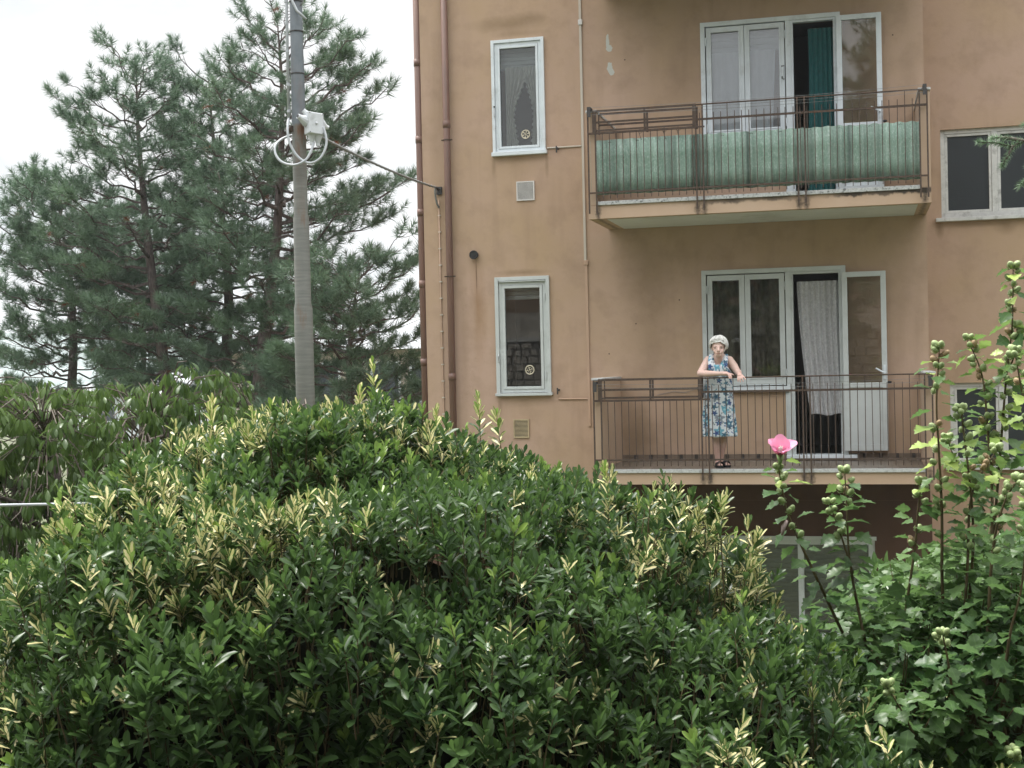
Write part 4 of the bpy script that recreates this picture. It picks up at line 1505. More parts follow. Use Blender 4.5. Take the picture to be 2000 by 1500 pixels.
def build_body():
    b = MB()

    def cap(pts, rad, n=14):
        pts = [Vector(p) for p in pts]
        b.tube(pts, rad, n)
        b.ball(pts[0], rad[0], 12, 8)
        b.ball(pts[-1], rad[-1], 12, 8)
        for p, r in zip(pts[1:-1], rad[1:-1]):
            b.ball(p, r, 12, 8)
    # trunk
    b.ball((-1.63, -1.04, 0.77), (0.150, 0.118, 0.17), 20, 14)
    b.ball((-1.63, -1.065, 0.95), (0.135, 0.112, 0.18), 20, 14)
    b.ball((-1.615, -1.120, 1.13), (0.122, 0.098, 0.16), 20, 14)
    cap([(-1.725, -1.135, 1.243), (-1.615, -1.145, 1.255), (-1.500, -1.135, 1.240)], [0.045, 0.050, 0.045])
    cap([(-1.665, -1.14, 1.265), (-1.620, -1.165, 1.30)], [0.032, 0.032])
    cap([(-1.545, -1.14, 1.262), (-1.585, -1.165, 1.30)], [0.032, 0.032])
    cap([(-1.607, -1.165, 1.22), (-1.603, -1.215, 1.33)], [0.050, 0.043])
    # head and face
    b.ball((-1.605, -1.215, 1.418), (0.073, 0.090, 0.083), 20, 14)
    b.ball((-1.602, -1.252, 1.360), (0.061, 0.064, 0.082), 20, 14)
    b.ball((-1.599, -1.283, 1.298), (0.040, 0.034, 0.028), 14, 10)
    cap([(-1.640, -1.232, 1.322), (-1.622, -1.258, 1.300), (-1.600, -1.272, 1.290), (-1.577, -1.258, 1.300), (-1.560, -1.232, 1.322)], [0.018, 0.020, 0.022, 0.020, 0.018])
    cap([(-1.597, -1.312, 1.385), (-1.595, -1.334, 1.345)], [0.009, 0.0135])
    b.ball((-1.607, -1.322, 1.342), (0.010, 0.010, 0.008), 8, 6)
    b.ball((-1.583, -1.322, 1.342), (0.010, 0.010, 0.008), 8, 6)
    cap([(-1.650, -1.290, 1.394), (-1.620, -1.308, 1.397)], [0.0085, 0.0085])
    cap([(-1.547, -1.288, 1.394), (-1.575, -1.308, 1.397)], [0.0085, 0.0085])
    b.ball((-1.636, -1.288, 1.338), (0.021, 0.020, 0.022), 10, 8)
    b.ball((-1.562, -1.288, 1.338), (0.021, 0.020, 0.022), 10, 8)
    cap([(-1.622, -1.309, 1.322), (-1.598, -1.316, 1.324), (-1.574, -1.309, 1.322)], [0.010, 0.011, 0.010])
    cap([(-1.618, -1.306, 1.304), (-1.598, -1.313, 1.303), (-1.578, -1.306, 1.304)], [0.009, 0.010, 0.009])
    for s, x in ((-1, -1.676), (1, -1.530)):
        b.ball((x, -1.222, 1.372), (0.010, 0.020, 0.030), 8, 8)
    # her right arm, resting along the rail
    cap([(-1.735, -1.135, 1.238), (-1.768, -1.185, 1.175), (-1.812, -1.285, 1.090)], [0.049, 0.048, 0.040])
    cap([(-1.812, -1.285, 1.090), (-1.735, -1.325, 1.084), (-1.570, -1.350, 1.083)], [0.039, 0.039, 0.024])
    cap([(-1.560, -1.350, 1.084), (-1.505, -1.360, 1.080)], [0.024, 0.027])
    b.ball((-1.520, -1.358, 1.080), (0.042, 0.032, 0.018), 12, 8)
    for (y, tip) in ((-1.338, [(-1.478, -1.345, 1.082), (-1.448, -1.357, 1.076), (-1.424, -1.368, 1.064)]),
                     (-1.352, [(-1.476, -1.362, 1.080), (-1.452, -1.378, 1.058), (-1.445, -1.385, 1.030)]),
                     (-1.364, [(-1.480, -1.374, 1.078), (-1.460, -1.390, 1.050), (-1.456, -1.396, 1.020)]),
                     (-1.376, [(-1.488, -1.385, 1.076), (-1.474, -1.400, 1.050), (-1.472, -1.404, 1.026)])):
        cap([(-1.515, y, 1.082)] + tip, [0.0105, 0.0095, 0.0085, 0.007], 8)
    cap([(-1.535, -1.335, 1.080), (-1.505, -1.318, 1.066), (-1.480, -1.318, 1.050)], [0.012, 0.0105, 0.008], 8)
    # her left arm, hand hanging over the rail
    cap([(-1.492, -1.135, 1.235), (-1.440, -1.150, 1.165), (-1.392, -1.185, 1.090)], [0.048, 0.046, 0.038])
    cap([(-1.392, -1.185, 1.090), (-1.375, -1.27, 1.088), (-1.362, -1.365, 1.078)], [0.038, 0.036, 0.024])
    cap([(-1.362, -1.365, 1.078), (-1.350, -1.410, 1.058)], [0.024, 0.027])
    b.ball((-1.350, -1.405, 1.060), (0.034, 0.040, 0.018), 12, 8)
    for (x, tip) in ((-1.328, [(-1.315, -1.440, 1.048), (-1.296, -1.462, 1.030), (-1.280, -1.475, 1.010)]),
                     (-1.342, [(-1.333, -1.448, 1.040), (-1.318, -1.470, 1.014), (-1.308, -1.478, 0.990)]),
                     (-1.356, [(-1.352, -1.448, 1.034), (-1.345, -1.464, 1.006), (-1.341, -1.468, 0.982)]),
                     (-1.370, [(-1.372, -1.440, 1.032), (-1.370, -1.452, 1.006), (-1.369, -1.455, 0.988)])):
        cap([(x, -1.410, 1.058)] + tip, [0.0105, 0.0095, 0.0085, 0.007], 8)
    cap([(-1.335, -1.385, 1.060), (-1.312, -1.405, 1.046), (-1.298, -1.425, 1.032)], [0.012, 0.0105, 0.008], 8)
    # legs, one crossed before the other
    cap([(-1.70, -1.05, 0.75), (-1.683, -1.085, 0.43), (-1.672, -1.068, 0.32), (-1.652, -1.082, 0.095)], [0.078, 0.052, 0.049, 0.030])
    cap([(-1.56, -1.04, 0.75), (-1.580, -1.045, 0.43), (-1.590, -1.020, 0.32), (-1.625, -1.005, 0.095)], [0.078, 0.052, 0.049, 0.030])
    cap([(-1.660, -1.060, 0.045), (-1.645, -1.13, 0.045), (-1.622, -1.185, 0.032)], [0.028, 0.030, 0.022])
    cap([(-1.640, -0.985, 0.045), (-1.600, -1.045, 0.045), (-1.548, -1.10, 0.032)], [0.028, 0.030, 0.022])
    for (c, d) in (((-1.622, -1.185), Vector((0.38, -0.92))), ((-1.548, -1.10), Vector((0.68, -0.73)))):
        d = d.normalized()
        p = Vector((-d.y, d.x))
        for k in range(5):
            o = (k - 2) * 0.0125
            ln = 0.030 - 0.004 * abs(k - 3)
            e = Vector(c) + p * o + d * ln
            cap([(c[0] + p.x * o, c[1] + p.y * o, 0.030), (e.x, e.y, 0.026)], [0.010, 0.008], 8)
    tmp = b.build('body_tmp', M['skin'])
    r = tmp.modifiers.new('r', 'REMESH')
    r.mode = 'VOXEL'
    r.voxel_size = 0.0048
    s = tmp.modifiers.new('s', 'SMOOTH')
    s.factor = 0.5
    s.iterations = 3
    dg = bpy.context.evaluated_depsgraph_get()
    me = bpy.data.meshes.new_from_object(tmp.evaluated_get(dg))
    bpy.data.objects.remove(tmp)
    me.name = 'body'
    me.materials.clear()
    me.materials.append(M['skin'])
    n = len(me.vertices)
    co = np.zeros(n * 3, np.float32)
    me.vertices.foreach_get('co', co)
    co = co.reshape(-1, 3)
    col = np.tile(np.array([0.64, 0.45, 0.385, 1.0], np.float32), (n, 1))

    def dab(p, r, c, k):
        d = np.linalg.norm((co - np.array(p)) / np.array(r), axis=1)
        a = np.clip(1.4 - d, 0, 1)[:, None] * k
        col[:, :3] = col[:, :3] * (1 - a) + np.array(c) * a
    red = (0.52, 0.27, 0.22)
    for p in ((-1.641, -1.30, 1.345), (-1.557, -1.30, 1.345)):
        dab(p, (0.022, 0.04, 0.020), red, 0.10)
    dab((-1.595, -1.335, 1.345), (0.013, 0.02, 0.014), red, 0.15)
    for x in (-1.633, -1.563):
        dab((x, -1.31, 1.376), (0.017, 0.03, 0.011), (0.38, 0.23, 0.19), 0.5)  # age darkening and brow shade painted round the eyes
        dab((x, -1.31, 1.398), (0.018, 0.03, 0.004), (0.36, 0.28, 0.24), 0.55)
    for x in (-1.627, -1.569):
        dab((x, -1.31, 1.330), (0.004, 0.03, 0.020), (0.46, 0.28, 0.23), 0.4)  # crease shade of the mouth folds painted into the skin
    dab((-1.598, -1.31, 1.295), (0.016, 0.03, 0.004), (0.42, 0.25, 0.2), 0.5)
    dab((-1.60, -1.22, 1.24), (0.05, 0.08, 0.05), (0.54, 0.31, 0.25), 0.5)
    low = np.clip((0.40 - co[:, 2]) / 0.2, 0, 1)[:, None] * 0.55
    col[:, :3] = col[:, :3] * (1 - low) + np.array((0.40, 0.22, 0.18)) * low
    hands = ((co[:, 0] > -1.54) & (co[:, 1] < -1.32) & (co[:, 2] < 1.12)) [:, None] * 0.35
    col[:, :3] = col[:, :3] * (1 - hands) + np.array((0.58, 0.33, 0.28)) * hands
    ca_ = me.color_attributes.new('Col', 'FLOAT_COLOR', 'POINT')
    ca_.data.foreach_set('color', col.ravel())
    me.polygons.foreach_set('use_smooth', np.ones(len(me.polygons), bool))
    body = link('body', me, WOM)
    for x in (-1.632, -1.564):
        MB().ball((x, -1.300, 1.376), (0.0115, 0.0122, 0.0060), 10, 8).build('eye', M['eye'], WOM, smooth=True)
    MB().tube([(-1.618, -1.319, 1.3125), (-1.598, -1.3255, 1.3135), (-1.578, -1.319, 1.3125)], [0.003, 0.0045, 0.003], 6).build('mouth', M['lip'], WOM, smooth=True)
    # hair
    h = MB()
    nu, nv = 96, 60
    hc = Vector((-1.605, -1.212, 1.412))
    grid = []
    for j in range(nv + 1):
        th = math.pi * j / nv
        for i in range(nu):
            ph = 2 * math.pi * i / nu
            d = Vector((math.sin(th) * math.cos(ph), math.sin(th) * math.sin(ph), math.cos(th)))
            wv = 0.013 * mnoise.noise(Vector((d.x * 3.5, d.y * 3.5, d.z * 2.5 + 5))) + 0.0022 * math.sin(ph * 21 + th * 7 + 3 * mnoise.noise(d * 3)) + 0.0015 * mnoise.noise(d * 22)
            r = Vector((0.094, 0.108, 0.104))
            if d.x > 0.1:
                wv += 0.010 * min(1, (d.x - 0.1) * 2) * (1 - abs(d.z))
            grid.append(hc + Vector((d.x * (r.x + wv), d.y * (r.y + wv), d.z * (r.z + wv))))
    h.v = [tuple(p) for p in grid]
    for j in range(nv):
        for i in range(nu):
            q = (j * nu + i, (j + 1) * nu + i, (j + 1) * nu + (i + 1) % nu, j * nu + (i + 1) % nu)
            c = sum((grid[k] for k in q), Vector()) / 4
            line = 1.436 + 0.010 * max(0, (c.x + 1.66) / 0.13) - 0.9 * max(0, c.x + 1.565) - 0.35 * max(0, -1.645 - c.x) + 0.006 * mnoise.noise(Vector((c.x * 60, 0, 0)))
            face = c.y < -1.240 - 0.020 * (c.x > -1.55) and c.z < line
            side = c.y >= -1.245 and c.z < 1.355 - 0.03 * (c.y + 1.245) / 0.05
            ear = c.y < -1.19 and c.z < 1.400 and c.x < -1.60
            if not face and not (side and c.z < 1.335 + 0.008 * mnoise.noise(c * 70)) and not ear:
                h.f.append(q)
    rl = random.Random(5)
    for k in range(190):
        ph = rl.uniform(0, 2 * math.pi)
        fr = math.cos(ph + math.pi / 2)          # 1 at the face side
        end = math.radians(np.interp(fr, [-1, -0.2, 0.45, 0.75, 1], [122, 112, 100, 68, 60]) + rl.uniform(-10, 6))
        st_ = math.radians(rl.uniform(12, 50))
        sweep = rl.uniform(-0.15, 0.35) * (1 if math.cos(ph) > -0.3 else -1)
        lift = rl.uniform(0.98, 1.15)
        path, rr = [], []
        for q in np.linspace(0, 1, 9):
            th = st_ + (end - st_) * q
            pp = ph + sweep * q + 0.05 * math.sin(q * 7 + k)
            d = Vector((math.sin(th) * math.cos(pp), math.sin(th) * math.sin(pp), math.cos(th)))
            e_ = 1.0 + (lift - 1.0) * (0.5 + 0.5 * q) + rl.uniform(-0.004, 0.012) + 0.12 * max(0, q - 0.75) * (k % 3 == 0)
            path.append(hc + Vector((d.x * 0.097 * e_, d.y * 0.108 * e_, d.z * 0.105 * e_)))
            rr.append((0.0045 + 0.0035 * ((k * 7) % 5) / 5) * (1 - 0.80 * q ** 2) + 0.0008)
        h.tube(path, rr, 5)
    ho = h.build('hair', M['hair'], WOM, smooth=True)
    for x, y, z in ((-1.668, -1.272, 1.455), (-1.655, -1.290, 1.470)):
        MB().ball((x, y, z), 0.0045, 6, 4).build('hairpin', M['dark_iron'], WOM)


build_body()


def build_dress():
    rings = [(0.353, -1.633, -1.070, 0.205, 0.150), (0.45, -1.634, -1.066, 0.200, 0.148), (0.60, -1.635, -1.060, 0.190, 0.146), (0.75, -1.635, -1.052, 0.180, 0.146),
             (0.88, -1.633, -1.055, 0.172, 0.142), (0.98, -1.630, -1.075, 0.163, 0.136), (1.05, -1.625, -1.098, 0.154, 0.130), (1.11, -1.620, -1.120, 0.144, 0.122), (1.165, -1.616, -1.132, 0.128, 0.114)]
    nu = 72
    v, f, lu, lv = [], [], [], []
    prev = None
    zs = np.concatenate([np.linspace(0.353, 1.165, 48)])
    R = np.array(rings)
    for j, z in enumerate(zs):
        cx, cy, rx, ry = [np.interp(z, R[:, 0], R[:, k]) for k in (1, 2, 3, 4)]
        for i in range(nu + 1):
            ph = 2 * math.pi * i / nu
            fold = max(0, (0.95 - z) / 0.6)
            k = 1 + fold * (0.035 * math.sin(ph * 7 + 1.3) + 0.020 * math.sin(ph * 12 + z * 4)) + 0.012 * mnoise.noise(Vector((math.cos(ph) * 3, math.sin(ph) * 3, z * 9)))
            zz = z
            if z > 1.10:      # scooped under the arms and at the neck
                t = (z - 1.10) / 0.065
                side = abs(math.cos(ph)) ** 3
                zz = z - t * 0.035 * side + t * 0.020 * (1 - side)
            v.append((cx + rx * k * math.cos(ph), cy + ry * k * math.sin(ph), zz + (0.004 * math.sin(ph * 5) if j == 0 else 0)))
            lu.append(ph * 0.17)
            lv.append(z)
    for j in range(len(zs) - 1):
        for i in range(nu):
            a = j * (nu + 1) + i
            f.append((a, a + 1, a + nu + 2, a + nu + 1))
    # shoulder straps
    for s in (-1, 1):
        cx = -1.614 + s * 0.080
        path = [(-1.616 + s * 0.062, -1.232, 1.125), (-1.614 + s * 0.070, -1.241, 1.190), (cx, -1.212, 1.240), (cx, -1.175, 1.290), (cx, -1.142, 1.308), (cx, -1.095, 1.290), (-1.614 + s * 0.07, -1.040, 1.22), (-1.614 + s * 0.06, -1.020, 1.140)]
        wd = [0.048, 0.041, 0.033, 0.028, 0.028, 0.030, 0.038, 0.05]
        sp = smooth_path(path, 5)
        n = len(sp)
        b0 = len(v)
        for k, p in enumerate(sp):
            w_ = np.interp(k / (n - 1), np.linspace(0, 1, len(wd)), wd)
            for q in (-1, 0, 1):
                v.append((p.x + q * w_, p.y + (0.006 if q else 0) * (1 if p.y < -1.14 else -1), p.z - (0.004 if q == s else 0)))
                lu.append(0.6 + s + q * w_)
                lv.append(k * 0.013)
        for k in range(n - 1):
            for q in range(2):
                a = b0 + k * 3 + q
                f.append((a, a + 1, a + 4, a + 3))
    me = np_mesh('dress', np.array(v), [np.array(f)], M['dress'], {'lu': np.array(lu), 'lv': np.array(lv)}, smooth=True)
    o = link('dress', me, WOM)
    sd = o.modifiers.new('thick', 'SOLIDIFY')
    sd.thickness = 0.004


build_dress()
for (cx, cy, ang) in ((-1.640, -1.125, -1.178), (-1.592, -1.045, -0.820)):
    d = Vector((math.cos(ang), math.sin(ang)))
    p = Vector((-d.y, d.x))
    m = MB()
    outl = []
    for k in range(20):
        t = 2 * math.pi * k / 20
        ww = 0.040 + 0.008 * math.cos(t)
        q = Vector((cx, cy)) + d * 0.122 * math.cos(t) + p * ww * math.sin(t)
        outl.append(q)
    m.v = [(q.x, q.y, -0.007) for q in outl] + [(q.x, q.y, 0.014) for q in outl]
    m.f = [tuple(range(20))[::-1], tuple(range(20, 40))] + [(k, (k + 1) % 20, 20 + (k + 1) % 20, 20 + k) for k in range(20)]
    c = Vector((cx, cy)) + d * 0.045
    n0 = len(m.v)
    for s in (-0.045, 0.035):
        for k in range(9):
            t = math.pi * k / 8
            q = c + d * s + p * 0.047 * math.cos(t)
            m.v.append((q.x, q.y, 0.010 + 0.060 * math.sin(t)))
    m.f += [(n0 + k, n0 + k + 1, n0 + 9 + k + 1, n0 + 9 + k) for k in range(8)]
    m.build('sandal', M['sandal'], WOM, smooth=False)


# ------------------------------------------------------------------ foliage builders
def nz3(P, scale, off=0.0):
    return np.array([mnoise.noise(Vector((float(p[0]) * scale + off, float(p[1]) * scale + off * 1.7, float(p[2]) * scale - off))) for p in P])


AXn, FXn, C0 = np.array(AX), np.array(FX), np.array((CAM.x, CAM.y, 0.0))


def st_np(a, d, z):
    return C0 + np.outer(a, AXn) + np.outer(d, FXn) + np.outer(z, [0, 0, 1.0])


def sprigs(pos, axis, nleaf, length, size, spread=(64, 14), jit=0.25):
    """leaves in a spiral round each shoot; returns rotation, position, size, shoot index, place on the shoot"""
    S = len(pos)
    B, C = perp(axis)
    idx = np.repeat(np.arange(S), nleaf)
    tot = len(idx)
    start = np.concatenate([[0], np.cumsum(nleaf)[:-1]])
    k = np.arange(tot) - np.repeat(start, nleaf)
    t = (k + 0.5) / np.repeat(nleaf, nleaf)
    phi = k * 2.39996 + np.repeat(RNG.uniform(0, 6.28, S), nleaf) + RNG.normal(0, jit, tot)
    al = np.radians(spread[0] + (spread[1] - spread[0]) * t ** 1.2 + RNG.normal(0, 9, tot))
    rad = B[idx] * np.cos(phi)[:, None] + C[idx] * np.sin(phi)[:, None]
    Y = axis[idx] * np.cos(al)[:, None] + rad * np.sin(al)[:, None]
    Z = axis[idx] * np.sin(al)[:, None] - rad * np.cos(al)[:, None]
    Z = Z + RNG.normal(0, 0.18, (tot, 3))
    p = pos[idx] + axis[idx] * (t * np.repeat(length, nleaf))[:, None]
    sz = np.repeat(size, nleaf) * (1.0 - 0.28 * t ** 2) * RNG.uniform(0.82, 1.15, tot)
    return frames(Y, Z), p, sz, idx, t


def in_view(p, m=0.05):
    u, v, d = cam_coords(p)
    return (np.abs(u) < 0.370 + m) & (v < 0.278 + m) & (v > -0.278 - m) & (d > 0.3)


def tubes(paths, rads, n=4):
    """many thin tapered tubes as one vertex soup"""
    m = MB()
    for p, r in zip(paths, rads):
        m.tube(p, r, n, cap=False)
    return m


# ------------------------------------------------------------------ hedge
CREST = np.array([(-3.4, 0.32), (-2.44, 0.33), (-2.04, 0.37), (-1.77, 0.43), (-1.53, 0.53), (-1.36, 0.71), (-1.22, 0.89), (-0.98, 1.0), (-0.73, 1.005), (-0.49, 0.99), (-0.31, 0.88), (-0.14, 0.86),
                  (0.0, 0.80), (0.12, 0.73), (0.37, 0.68), (0.57, 0.55), (0.69, 0.36), (0.9, 0.21), (1.06, 0.07), (1.18, -0.04), (1.39, -0.14), (1.63, -0.2), (2.2, -0.25)])
HZ0 = -0.43


def hedge_surface(a, psi):
    zc = np.interp(a, CREST[:, 0], CREST[:, 1])
    front = psi >= 0
    s, c = np.sin(np.abs(psi)), np.cos(psi)
    d = np.where(front, 5.5 - 1.95 * s ** 0.95, 5.5 + 0.95 * s)
    z = HZ0 + (zc - HZ0) * np.maximum(c, 0) ** 0.58
    return st_np(a, d, z)


def hedge_points(n):
    a = RNG.uniform(-3.1, 1.95, n)
    psi = np.radians(RNG.uniform(-55, 82, n))
    P = hedge_surface(a, psi)
    e = 1e-3
    Ta = (hedge_surface(a + e, psi) - P) / e
    Tp = (hedge_surface(a, psi + e) - P) / e
    Nn = np.cross(Ta, Tp)
    area = np.linalg.norm(Nn, axis=1)
    Nn = unit(Nn)
    Nn *= np.sign((Nn * (P - st_np(a, np.full(n, 5.5), np.full(n, -0.2)))).sum(1))[:, None]
    keep = RNG.uniform(0, 1, n) < area / np.percentile(area, 97)
    return P[keep], Nn[keep], a[keep], psi[keep]


def build_hedge():
    root_p = street(-0.6, 4.9, -0.42)
    H = thing('hedge', 'big rounded green hedge with creamy yellow variegated leaves', 'hedge', root_p)
    P, Nn, a, psi = hedge_points(23000)
    lump = 0.20 * nz3(P, 1.3, 3.0) + 0.24 * nz3(P, 2.7, 9.0) + 0.05
    lump *= np.clip(0.18 + psi / math.radians(45), 0.18, 1.0)
    depth = np.abs(RNG.normal(0, 0.13, len(P)))
    P = P + Nn * (lump - depth)[:, None]
    up = np.array([[0, 0, 1.0]])
    A = unit(0.34 * Nn + 0.92 * up + RNG.normal(0, 0.24, P.shape))
    nl = RNG.integers(8, 14, len(P))
    ln = RNG.uniform(0.035, 0.10, len(P))
    sz = RNG.uniform(0.042, 0.065, len(P)) * (1 + 0.25 * nz3(P, 2.0, 14.0))
    # long young shoots that stand above the clipped outline
    ex = [(-0.52, 5.35, 0.98, 0.26), (-0.60, 5.40, 0.98, 0.15), (-1.20, 5.5, 0.93, 0.18), (-1.14, 5.3, 0.95, 0.12), (-0.13, 5.45, 0.92, 0.17), (-0.05, 5.4, 0.90, 0.13), (-1.80, 5.3, 0.42, 0.15), (-0.9, 5.2, 0.98, 0.10),
          (0.38, 5.5, 0.70, 0.10), (0.62, 5.4, 0.58, 0.10), (0.78, 5.5, 0.44, 0.12), (-1.62, 5.2, 0.50, 0.12), (-2.2, 5.1, 0.36, 0.10), (-0.30, 5.3, 0.92, 0.12), (0.95, 5.45, 0.38, 0.10), (0.42, 4.0, 0.20, 0.12), (0.25, 4.05, 0.32, 0.10)]
    ex = np.array(ex)
    P = np.vstack([P, st_np(ex[:, 0], ex[:, 1], ex[:, 2])])
    A = np.vstack([A, unit(np.tile([[0, 0, 1.0]], (len(ex), 1)) + RNG.normal(0, 0.10, (len(ex), 3)))])
    nl = np.concatenate([nl, (10 + ex[:, 3] * 60).astype(int)])
    ln = np.concatenate([ln, ex[:, 3]])
    sz = np.concatenate([sz, np.full(len(ex), 0.058)])
    a = np.concatenate([a, ex[:, 0]])
    Rm, p, s, idx, t = sprigs(P, A, nl, ln, sz)
    patch = nz3(P, 1.25, 21.0) + 0.55 * nz3(P, 4.5, 5.0) + 0.16 * (P[:, 2] - 0.3)
    psi_all = np.concatenate([psi, np.zeros(len(ex))])
    patch = patch + 0.20 * np.exp(-((a + 0.75) / 0.55) ** 2) * np.exp(-((psi_all - 0.25) / 0.45) ** 2)
    variegated = (patch > 0.11) & (RNG.uniform(0, 1, len(P)) < 0.70) | (RNG.uniform(0, 1, len(P)) < 0.06)
    tall = np.zeros(len(P), bool)
    tall[-len(ex):] = True
    variegated |= tall & (RNG.uniform(0, 1, len(P)) < 0.55)
    tint_s = np.clip(0.52 + 0.70 * nz3(P, 0.9, 2.0) + RNG.normal(0, 0.15, len(P)), 0, 1)
    tint = np.clip(tint_s[idx] + RNG.normal(0, 0.13, len(idx)), 0, 1)
    var = np.where(variegated[idx], (RNG.uniform(0, 1, len(idx)) < 0.82) * 1.0, 0.0)
    high = np.clip((P[:, 2] - 0.45) / 0.5, 0, 1)
    young_s = (RNG.uniform(0, 1, len(P)) < 0.05 + 0.12 * high) * 0.65 + tall * 0.75
    young = np.clip(young_s[idx] * (t > 0.45), 0, 1)
    extra = {'tint': tint, 'var': var, 'young': young}
    T = leaf_template([(0.28, 0.10), (0.62, 0.180), (0.87, 0.130)], 0.36, 0.06)
    vis = in_view(p, -0.01)
    _, _, dd = cam_coords(p)
    face = np.einsum('ni,ni->n', Rm[:, :, 2], unit(np.array(CAM)[None] - p))
    out = depth_rank = np.concatenate([depth, np.zeros(len(ex))])[idx]
    score = np.where(vis & (out < 0.03), np.abs(face) * s / dd, -1)
    order = np.argsort(-score)
    keep = leaf_objects(290, T, Rm, p, s, extra, M['hedge_leaf'], H, order)
    W, f, at = place(T, Rm[keep], p[keep], s[keep], {k: v[keep] for k, v in extra.items()})
    tag(link('foliage', np_mesh('foliage', W, f, M['hedge_leaf'], at, smooth=True), H), kind='stuff')
    # shoots and trunks round a near-black core that stands in for gap shade
    paths, rads = [], []
    for i in range(0, len(P)):
        if i % 3 and not tall[i]:
            continue
        base = P[i] - A[i] * 0.16 - np.array([0, 0, 0.05]) * (not tall[i])
        paths.append([base, P[i], P[i] + A[i] * ln[i] * 0.9])
        rads.append([0.0028, 0.0022, 0.0014])
    b = tubes(paths, rads, 3)
    tag(b.build('twigs', M['stem'], H), kind='stuff')
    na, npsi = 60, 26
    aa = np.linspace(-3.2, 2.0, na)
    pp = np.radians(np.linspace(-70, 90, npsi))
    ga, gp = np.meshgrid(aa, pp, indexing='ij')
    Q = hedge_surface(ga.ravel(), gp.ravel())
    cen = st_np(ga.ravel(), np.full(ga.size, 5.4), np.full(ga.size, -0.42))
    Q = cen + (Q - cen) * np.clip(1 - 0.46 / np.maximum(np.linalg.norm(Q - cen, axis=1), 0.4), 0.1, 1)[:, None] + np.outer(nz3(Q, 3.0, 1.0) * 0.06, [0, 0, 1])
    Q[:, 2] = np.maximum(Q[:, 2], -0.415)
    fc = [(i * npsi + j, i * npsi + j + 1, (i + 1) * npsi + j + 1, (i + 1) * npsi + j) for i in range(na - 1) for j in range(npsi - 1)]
    link('gap_shade_core', np_mesh('gap_shade_core', Q, [np.array(fc)], M['core'], smooth=True), H)
    for k in range(9):
        aa_ = -2.6 + k * 0.5
        zt = float(np.interp(aa_, CREST[:, 0], CREST[:, 1])) - 0.35
        pth = [street(aa_, 4.9 + 0.2 * math.sin(k * 2), -0.45), street(aa_ + 0.05, 4.95, max(0.0, zt * 0.5)), street(aa_ + 0.1 * math.sin(k), 5.1, max(0.1, zt))]
        MB().tube(pth, [0.03, 0.02, 0.01], 6).build('trunk', M['twig'], H, smooth=True)


build_hedge()

# ------------------------------------------------------------------ rose of Sharon
STEMS = [
    [(1.23, 4.89, 0.07), (1.1, 4.87, 0.35), (0.97, 4.85, 0.64), (0.94, 4.84, 0.75), (0.92, 4.82, 0.86)],
    [(1.24, 4.79, 0.07), (1.2, 4.81, 0.28), (1.17, 4.84, 0.5), (1.17, 4.87, 0.69), (1.17, 4.89, 0.81)],
    [(1.18, 4.84, 0.46), (1.13, 4.81, 0.61), (1.09, 4.78, 0.71)],
    [(1.46, 4.69, 0.11), (1.44, 4.67, 0.43), (1.44, 4.66, 0.69), (1.43, 4.65, 0.92), (1.42, 4.63, 1.06), (1.43, 4.62, 1.24)],
    [(1.7, 4.99, 0.09), (1.72, 4.98, 0.5), (1.75, 4.96, 0.9), (1.77, 4.95, 1.14), (1.79, 4.94, 1.32), (1.79, 4.92, 1.52)],
    [(1.78, 5.0, 1.13), (1.81, 4.97, 1.22), (1.81, 4.94, 1.31)],
    [(1.66, 4.89, 0.2), (1.7, 4.92, 0.66), (1.7, 4.95, 0.93), (1.69, 4.97, 1.14), (1.65, 5.0, 1.27)],
    [(1.51, 4.69, 0.2), (1.54, 4.67, 0.48), (1.54, 4.65, 0.69), (1.51, 4.64, 0.98), (1.5, 4.62, 1.03)],
    [(1.34, 4.79, 0.14), (1.33, 4.77, 0.25), (1.37, 4.75, 0.54), (1.38, 4.73, 0.69), (1.39, 4.72, 0.78)],
    [(1.47, 4.59, 0.13), (1.51, 4.62, 0.51), (1.54, 4.65, 0.75), (1.64, 4.69, 0.89)],
    [(1.52, 4.49, 0.14), (1.54, 4.47, 0.55), (1.57, 4.44, 0.73), (1.61, 4.42, 0.81)],
    [(1.5, 4.29, 0.09), (1.51, 4.27, 0.26), (1.52, 4.25, 0.37), (1.55, 4.23, 0.52), (1.57, 4.22, 0.8)],
    [(1.38, 4.29, 0.01), (1.34, 4.26, 0.17), (1.32, 4.24, 0.28), (1.3, 4.22, 0.36)],
    [(1.2, 4.19, 0.06), (1.15, 4.15, 0.15), (1.1, 4.12, 0.23)],
    [(1.51, 4.18, -0.14), (1.49, 4.15, -0.05), (1.47, 4.12, 0.02)],
    [(1.75, 4.59, 0.35), (1.74, 4.57, 0.86), (1.68, 4.55, 1.08), (1.65, 4.53, 1.22)],
    [(1.73, 5.09, 0.64), (1.62, 5.06, 0.83), (1.58, 5.03, 0.91)],
]


